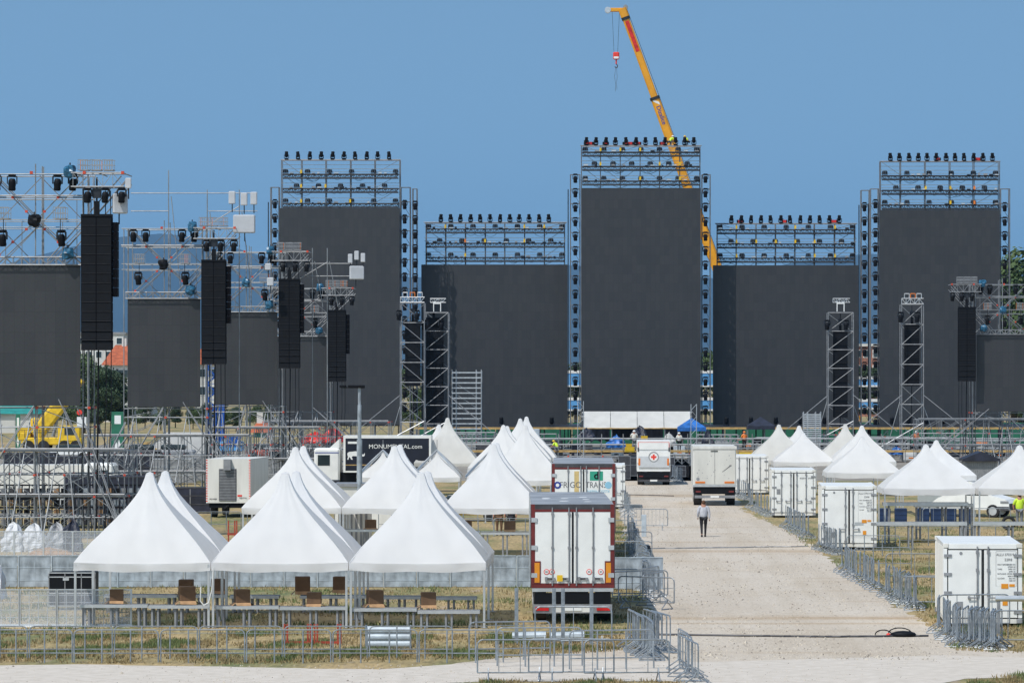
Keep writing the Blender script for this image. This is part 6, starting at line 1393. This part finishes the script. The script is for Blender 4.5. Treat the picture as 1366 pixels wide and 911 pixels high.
# road clutter
t = thing('cable_bundle', 'black cable bundle with loops lying on the gravel', 'cable', (*G(1205, 849)[:2], 0)); m_ = MB(); m_.ball((0, 0, .07), .32, 'black', 12, 6, (1.25, .8, .36)); m_.ball((-.45, 0, .05), .07, 'redcross', 8, 5); m_.build('bundle', t, smooth=True)
m_ = MB(); m_.path([(.35 * math.cos(a) - .1, .15 * math.sin(a), .1 + .16 * max(0, math.sin(a))) for a in np.linspace(0, PI, 10)], .018, 'black'); m_.path([(-.6 + .25 * math.cos(a), .1 * math.sin(a), .06 + .14 * max(0, math.sin(a))) for a in np.linspace(0, PI, 10)], .018, 'black'); m_.build('loop', t)
def cable(lab, pts, r, m='darkgrey'):
    P_ = []
    for a, b in zip(pts, pts[1:]):
        for k in range(12): u_ = k / 12; x, y, _ = G(a[0] + (b[0] - a[0]) * u_, a[1] + (b[1] - a[1]) * u_ + .35 * mnoise.noise(Vector((a[0] + 30 * u_, 0, 0)))); P_.append((x, y, r))
    o = MB().path(P_, r, m, 5).build('ground_cable'); tag(o, lab, 'cable', 'cables across the gravel')
cable('long dark cable crossing the gravel to the black bundle', [(872, 847), (1000, 849), (1110, 850), (1250, 849)], .035); cable('thin cable crossing the gravel behind the walking man', [(866, 732), (950, 731), (1090, 729)], .03, 'grey'); cable('thin cable along the far gravel by the lorry', [(836, 660), (905, 662)], .03, 'darkgrey')
# light mast
D = 205; t = thing('light_mast', 'grey pole with cluster of dark floodlights standing above the tents', 'light mast', (X(479.5, D), D, 0)); z = Z(517, D)
m_ = MB(); m_.tube((0, 0, 0), (0, 0, 4.6), .14, 'wall', 10); m_.tube((0, 0, 4.6), (0, 0, 6.4), .10, 'wall', 10); m_.tube((0, 0, 6.4), (0, 0, z), .075, 'wall', 8); m_.build('pole', t); m_ = MB(); m_.box(-.95, .3, -.04, .04, z - .03, z + .05, 'blackmet'); m_.build('crossbar', t)
for x in (-.85, -.42, -.15, .12): MB().box(x - .17, x + .17, -.22, .1, z + .0, z + .14, 'black', bev=.03).build('floodlight', t)
# banners
for j, (px, pt, pb, w_, D, lab) in enumerate([(157, 549, 606, 17, 420, 'tall green banner with white print beyond the left scaffold'), (24, 552, 600, 6, 420, 'narrow green banner near the left edge')]):
    t = thing('banner', lab, 'banner', (X(px, D), D, 0), 0, 'green banners'); q = w_ * D / F / 2; z0, z1 = Z(pb, D), Z(pt, D); MB().box(-q, q, 0, .04, z0, z1, 'green').build('sheet', t)
    m_ = MB(); m_.poly([(-q * .6, -.01, z0 + .8), (0, -.01, z0 + .2), (q * .5, -.01, z0 + .9), (q * .2, -.01, z0 + 1.6), (0, -.01, z0 + 1.0), (-q * .3, -.01, z0 + 1.5)], 'white'); m_.box(-q * .5, q * .5, -.012, -.002, z1 - 1.3, z1 - .4, 'white'); m_.build('print', t); MB().tube((-q - .05, 0, 0), (-q - .05, 0, z1), .04, 'steel').build('pole', t)
t = thing('sign_post', 'pale pole with white board and round sign beyond the scaffold', 'sign', (X(118, 400), 400, 0)); MB().tube((0, 0, 0), (0, 0, Z(462, 400)), .12, 'alu', 8).build('pole', t); MB().box(-1.15, -.2, -.1, -.05, Z(570, 400), Z(556, 400), 'white').build('board', t); MB().tube((-.9, -.1, Z(550, 400)), (-.9, -.06, Z(550, 400)), .28, 'redcross', 14).build('round_sign', t)
t = thing('canvas_shelter', 'beige canvas shelter beyond the second left tower', 'shelter', (X(250, 390), 390, 0)); vs = [(-4.5, 0, 0), (-3.5, 0, 1.0), (-2.2, 0, Z(577, 390)), (1.6, 0, Z(577, 390)), (2.6, 0, 1.2), (3.2, 0, 0)]; n = len(vs)
MB().faces(vs + [(x, 3, z) for x, y, z in vs], [tuple(range(n)), tuple(range(2 * n - 1, n - 1, -1))] + [(i, i + n, (i + 1) % n + n, (i + 1) % n) for i in range(n)], 'canvaswarm').build('fabric', t); MB().faces([(-7.5, -.1, .3), (-4, -.1, 1.5), (-2.3, -.1, .3), (-7.5, 2, .3), (-4, 2, 1.5), (-2.3, 2, .3)], [(0, 2, 1), (3, 4, 5), (0, 1, 4, 3), (1, 2, 5, 4)], 'ply').build('side_roof', t)
# background cars beyond the scaffold
for j, px in enumerate((92, 190, 232, 355, 385)):
    D = 380; t = thing('parked_car', f'parked car beyond the left scaffold, {ORD[j]} from the left', 'car', (X(px, D), D, 0), 0, 'cars beyond the scaffold'); c = ['white', 'darkgrey', 'grey', 'rust', 'white'][j]
    MB().box(-2, 2, 0, 1.7, .3, .9, c, bev=.15).build('body', t); MB().box(-1.3, 1.1, .15, 1.55, .9, 1.4, 'glass', bev=.15).build('cabin', t)
    for x in (-1.25, 1.25): MB().tube((x, -.02, .33), (x, .2, .33), .33, 'rubber', 14).build('wheel', t)
for j, (px, w_, D, h_) in enumerate([(38, 3.4, 262, 2.85), (88, 4.2, 255, 2.75), (155, 3.2, 250, 3.1), (185, 1.6, 268, 2.6), (225, 3.8, 290, 1.9), (262, 2.2, 296, 2.1), (352, 3, 290, 1.8), (395, 3.2, 300, 1.7), (425, 2.4, 240, 1.6), (140, 4.4, 214, 2.5), (190, 3.4, 222, 1.9), (240, 3.6, 228, 1.5)]):
    t = thing('equipment_stack', f'dark stack of equipment cases behind the left scaffold, {ORD[j]} built along the row', 'flight case', (X(px, D), D, 0), 0, 'dark equipment stacks at left'); q = w_ / 2
    MB().box(-q, q, 0, 1.2, .1, h_, 'tarpdark' if j < 4 or j > 7 else 'grey', bev=.02).build('body', t); e = MB(); [e.box(-q, q, -.02, -.003, h_ * v, h_ * v + .05, 'alu' if 3 < j < 8 else 'darkgrey') for v in (.33, .66, .96)]; [e.box(x, x + .05, -.02, -.003, .12, h_ - .1, 'grey') for x in lin(-q, q - .05, 4)]; e.build('metal_edging', t)
# hanging cords under the nearest tents
t = thing('hanging_cord', 'pale cord loop hanging from the nearest left tent post', 'cord', (X(274, 123.4), 123.4, 0)); MB().path([(.25, 0, 1.9), (.2, 0, 1.2), (.1, 0, .8), (-.05, 0, .72), (-.16, 0, .85), (-.14, 0, 1.3)], .018, 'white').build('cord', t)

# ================================================================ PEOPLE
def person(lab, loc, rz, pose, top, legs, hat=None, h=1.75, vest=False):
    t = thing('person', lab, 'person', loc, rz); k = h / 1.75
    J = {'pel': (0, 0, .95), 'chest': (0, .0, 1.28), 'neck': (0, .0, 1.48), 'head': (0, .02, 1.60), 'crown': (0, .01, 1.70),
         'shl': (-.19, 0, 1.42), 'ell': (-.26, -.03, 1.15), 'hal': (-.26, .06, .90), 'shr': (.19, 0, 1.42), 'elr': (.26, -.03, 1.15), 'har': (.27, .06, .90),
         'hil': (-.10, 0, .90), 'knl': (-.10, .05, .50), 'anl': (-.10, -.04, .09), 'tol': (-.10, .12, .04), 'hir': (.10, 0, .90), 'knr': (.10, .0, .50), 'anr': (.10, -.0, .09), 'tor': (.10, .15, .04)}
    J.update(pose)
    for j_ in J: J[j_] = (J[j_][0] * 1.06, J[j_][1], J[j_][2])
    order = list(J); idx = {n_: i for i, n_ in enumerate(order)}
    E = [('pel', 'chest'), ('chest', 'neck'), ('neck', 'head'), ('head', 'crown'), ('neck', 'shl'), ('shl', 'ell'), ('ell', 'hal'), ('neck', 'shr'), ('shr', 'elr'), ('elr', 'har'), ('pel', 'hil'), ('hil', 'knl'), ('knl', 'anl'), ('anl', 'tol'), ('pel', 'hir'), ('hir', 'knr'), ('knr', 'anr'), ('anr', 'tor')]
    RD = {'pel': .13, 'chest': .165, 'neck': .06, 'head': .095, 'crown': .075, 'sh': .075, 'el': .052, 'ha': .035, 'hi': .095, 'kn': .058, 'an': .042, 'to': .038}
    def skin(nm, names, grow, mt, par):
        es = [(a, b) for a, b in E if a in names and b in names]; ii = {n_: i for i, n_ in enumerate(names)}
        me = bpy.data.meshes.new(nm); me.from_pydata([tuple(c * k for c in (Vector(J[n_]) + Vector((0, 0, -.13 if nm == 'shirt' and n_ == 'pel' else (.05 if nm == 'trousers' and n_ == 'pel' else 0))))) for n_ in names], [(ii[a], ii[b]) for a, b in es], []); o = bpy.data.objects.new(nm, me); COL.objects.link(o)
        sm = o.modifiers.new('s', 'SKIN'); sub = o.modifiers.new('u', 'SUBSURF'); sub.levels = sub.render_levels = 1
        lay = me.skin_vertices[0].data if me.skin_vertices else None
        if lay is None:
            bpy.context.view_layer.objects.active = o; o.select_set(True); bpy.ops.object.mode_set(mode='EDIT'); bpy.ops.object.mode_set(mode='OBJECT'); lay = me.skin_vertices[0].data
        for i, n_ in enumerate(names):
            r = RD.get(n_, RD.get(n_[:2])) * k * grow; lay[i].radius = (r * (1.2 if n_ in ('chest', 'pel') else 1), r * (.85 if n_ in ('chest', 'pel') else 1))
        lay[0].use_root = True; bpy.context.view_layer.update()
        m2 = bpy.data.meshes.new_from_object(o.evaluated_get(bpy.context.evaluated_depsgraph_get())); bpy.data.objects.remove(o)
        m2.materials.clear(); m2.materials.append(M[mt]); m2.polygons.foreach_set('use_smooth', [True] * len(m2.polygons))
        o = bpy.data.objects.new(nm, m2); COL.objects.link(o); o.parent = par; return o
    skin('body', order, 1, 'skin', t)
    for s in ('l', 'r'):                     # fingers
        p = Vector(J['ha' + s]) * k; q_ = Vector(J['el' + s]) * k; d_ = (p - q_).normalized(); f = MB(); sd = d_.orthogonal().normalized()
        for j in range(4): f.path([p + sd * (j - 1.5) * .017 + d_ * .03, p + sd * (j - 1.5) * .019 + d_ * (.085 + .008 * (1.5 - abs(j - 1.5))), p + sd * (j - 1.5) * .018 + d_ * .11 + d_.cross(sd) * .015], .0085, 'skin', 5)
        f.path([p + sd * .03, p + sd * .055 + d_ * .04], .010, 'skin', 5); f.build('finger', t)
    skin('shirt', ['pel', 'chest', 'neck', 'shl', 'ell', 'shr', 'elr'] if not top.endswith('long') else ['pel', 'chest', 'neck', 'shl', 'ell', 'hal', 'shr', 'elr', 'har'], 1.24, top.replace('long', ''), t)
    skin('trousers', ['pel', 'hil', 'knl', 'anl', 'hir', 'knr', 'anr'], 1.18, legs, t)
    hd = Vector(J['head']) * k; cr_ = Vector(J['crown']) * k; f = MB()
    if hat: f.ball(cr_ - Vector((0, 0, .02)), .125 * k, hat, 12, 8, (1, 1.1, .8)); f.tube(cr_ - Vector((0, 0, .05)), cr_ - Vector((0, 0, .035)), .16 * k, hat, 12)
    else: f.ball(cr_ + Vector((0, -.03, -.03)), .108 * k, 'hair', 12, 8, (.92, 1, .95))
    f.build('helmet' if hat else 'hair', t, smooth=True)
    f = MB(); fy = hd.y + .085 * k; f.ball((hd.x, fy + .015, hd.z), .018 * k, 'skin', 6, 5); f.box(hd.x - .025, hd.x + .025, fy - .005, fy + .004, hd.z - .05, hd.z - .04, 'rust')
    for s in (-1, 1): f.ball((hd.x + s * .033, fy - .004, hd.z + .03), .011, 'black', 6, 5); f.ball((hd.x + s * .093 * k, hd.y, hd.z), .022, 'skin', 6, 5, (.5, 1, 1.4))
    f.build('face', t); sh = MB()
    for s in ('l', 'r'):
        a, b = Vector(J['an' + s]) * k, Vector(J['to' + s]) * k; sh.box(a.x - .05, a.x + .05, min(a.y, b.y) - .06, max(a.y, b.y) + .05, max(0, min(a.z, b.z) - .045), min(a.z, b.z) + .055, 'trousers', bev=.02)
    sh.build('shoe', t); return t
person('man in grey shirt and black trousers walking away along the gravel road', (X(938.5, 194.3), 194.3, 0), 0, {'knl': (-.09, .03, .50), 'anl': (-.08, -.16, .13), 'tol': (-.08, -.06, .05), 'knr': (.09, .10, .50), 'anr': (.08, .12, .09), 'tor': (.08, .27, .04),
        'ell': (-.26, -.03, 1.16), 'hal': (-.25, .10, .93), 'elr': (.26, -.04, 1.15), 'har': (.27, -.04, .88)}, 'shirtgreylong', 'trousers', None, 1.78)
person('worker in white shirt and white cap standing on the runway with his back turned', (X(846, 366), 366, ZR), 0, {'elr': (.3, .1, 1.2), 'har': (.2, .3, 1.2), 'ell': (-.3, .1, 1.2), 'hal': (-.2, .3, 1.2)}, 'shirtwhitelong', 'trousersgrey', 'white', 1.85)
person('worker in yellow helmet and green vest crouching on the runway at left', (X(744, 364), 364, Z(603, 364)), R(70), {'pel': (0, -.1, .45), 'chest': (0, .15, .72), 'neck': (0, .3, .86), 'head': (0, .38, .95), 'crown': (0, .4, 1.05), 'shl': (-.19, .28, .82), 'ell': (-.24, .4, .6), 'hal': (-.15, .6, .5),
        'shr': (.19, .28, .82), 'elr': (.24, .4, .6), 'har': (.15, .6, .5), 'hil': (-.1, -.08, .42), 'knl': (-.14, .3, .5), 'anl': (-.12, .1, .09), 'hir': (.1, -.08, .42), 'knr': (.14, .3, .45), 'anr': (.12, .05, .09)}, 'hiviz', 'trousersgrey', 'yellow', 1.75)
person('worker in yellow high visibility vest standing beside the tyre at right', (X(1360, 206), 206, 0), 0, {'elr': (.3, .05, 1.15), 'ell': (-.3, .05, 1.15)}, 'hiviz', 'trousersgrey', None, 1.78)
person('person in brown standing in shade beneath the second block right tent, left one', (X(666, 196), 196, 0), R(180), {}, 'card', 'card', None, 1.72)
person('person in black standing in shade beneath the second block right tent, right one', (X(682, 196), 196, 0), R(160), {}, 'trousers', 'trousers', None, 1.75)
person('worker in pale shirt standing by the right canopy mast', (X(906, 372), 372, Z(601, 372)), 0, {}, 'shirtwhite', 'trousers', 'white', 1.7)

cr_ = {'pel': (0, -.1, .45), 'chest': (0, .15, .72), 'neck': (0, .3, .86), 'head': (0, .38, .95), 'crown': (0, .4, 1.05), 'shl': (-.19, .28, .82), 'ell': (-.24, .4, .6), 'hal': (-.15, .6, .5),
       'shr': (.19, .28, .82), 'elr': (.24, .4, .6), 'har': (.15, .6, .5), 'hil': (-.1, -.08, .42), 'knl': (-.14, .3, .5), 'anl': (-.12, .1, .09), 'hir': (.1, -.08, .42), 'knr': (.14, .3, .45), 'anr': (.12, .05, .09)}
person('worker with white helmet crouching on top of the tallest screen beside the crane boom', (X(893.5, 427), 427.8, Z(194, 427)), R(-60), cr_, 'hiviz', 'trousersgrey', 'white', 1.75)
person('worker in green yellow vest bending on top of the tallest screen, right end', (X(917.5, 427), 427.8, Z(194, 427)), R(50), cr_, 'hiviz', 'trousers', 'yellow', 1.75)
for k, (px, D, top_, leg_, hat_, lab) in enumerate([(993, 368, 'orange', 'trousers', 'orange', 'worker in orange shirt on the runway right of the box lorry'), (1120, 372, 'trousers', 'trousers', None, 'person in dark clothes on the runway by the third speaker tower'),
    (1222, 369, 'orange', 'trousersgrey', 'white', 'worker in orange shirt on the runway behind the large right tent')]):
    person(lab, (X(px, D), D, Z(601, 365)), R(30 + 90 * k), {'ell': (-.3, .05, 1.18), 'hal': (-.24, .26, 1.1)}, top_, leg_, hat_, 1.74)
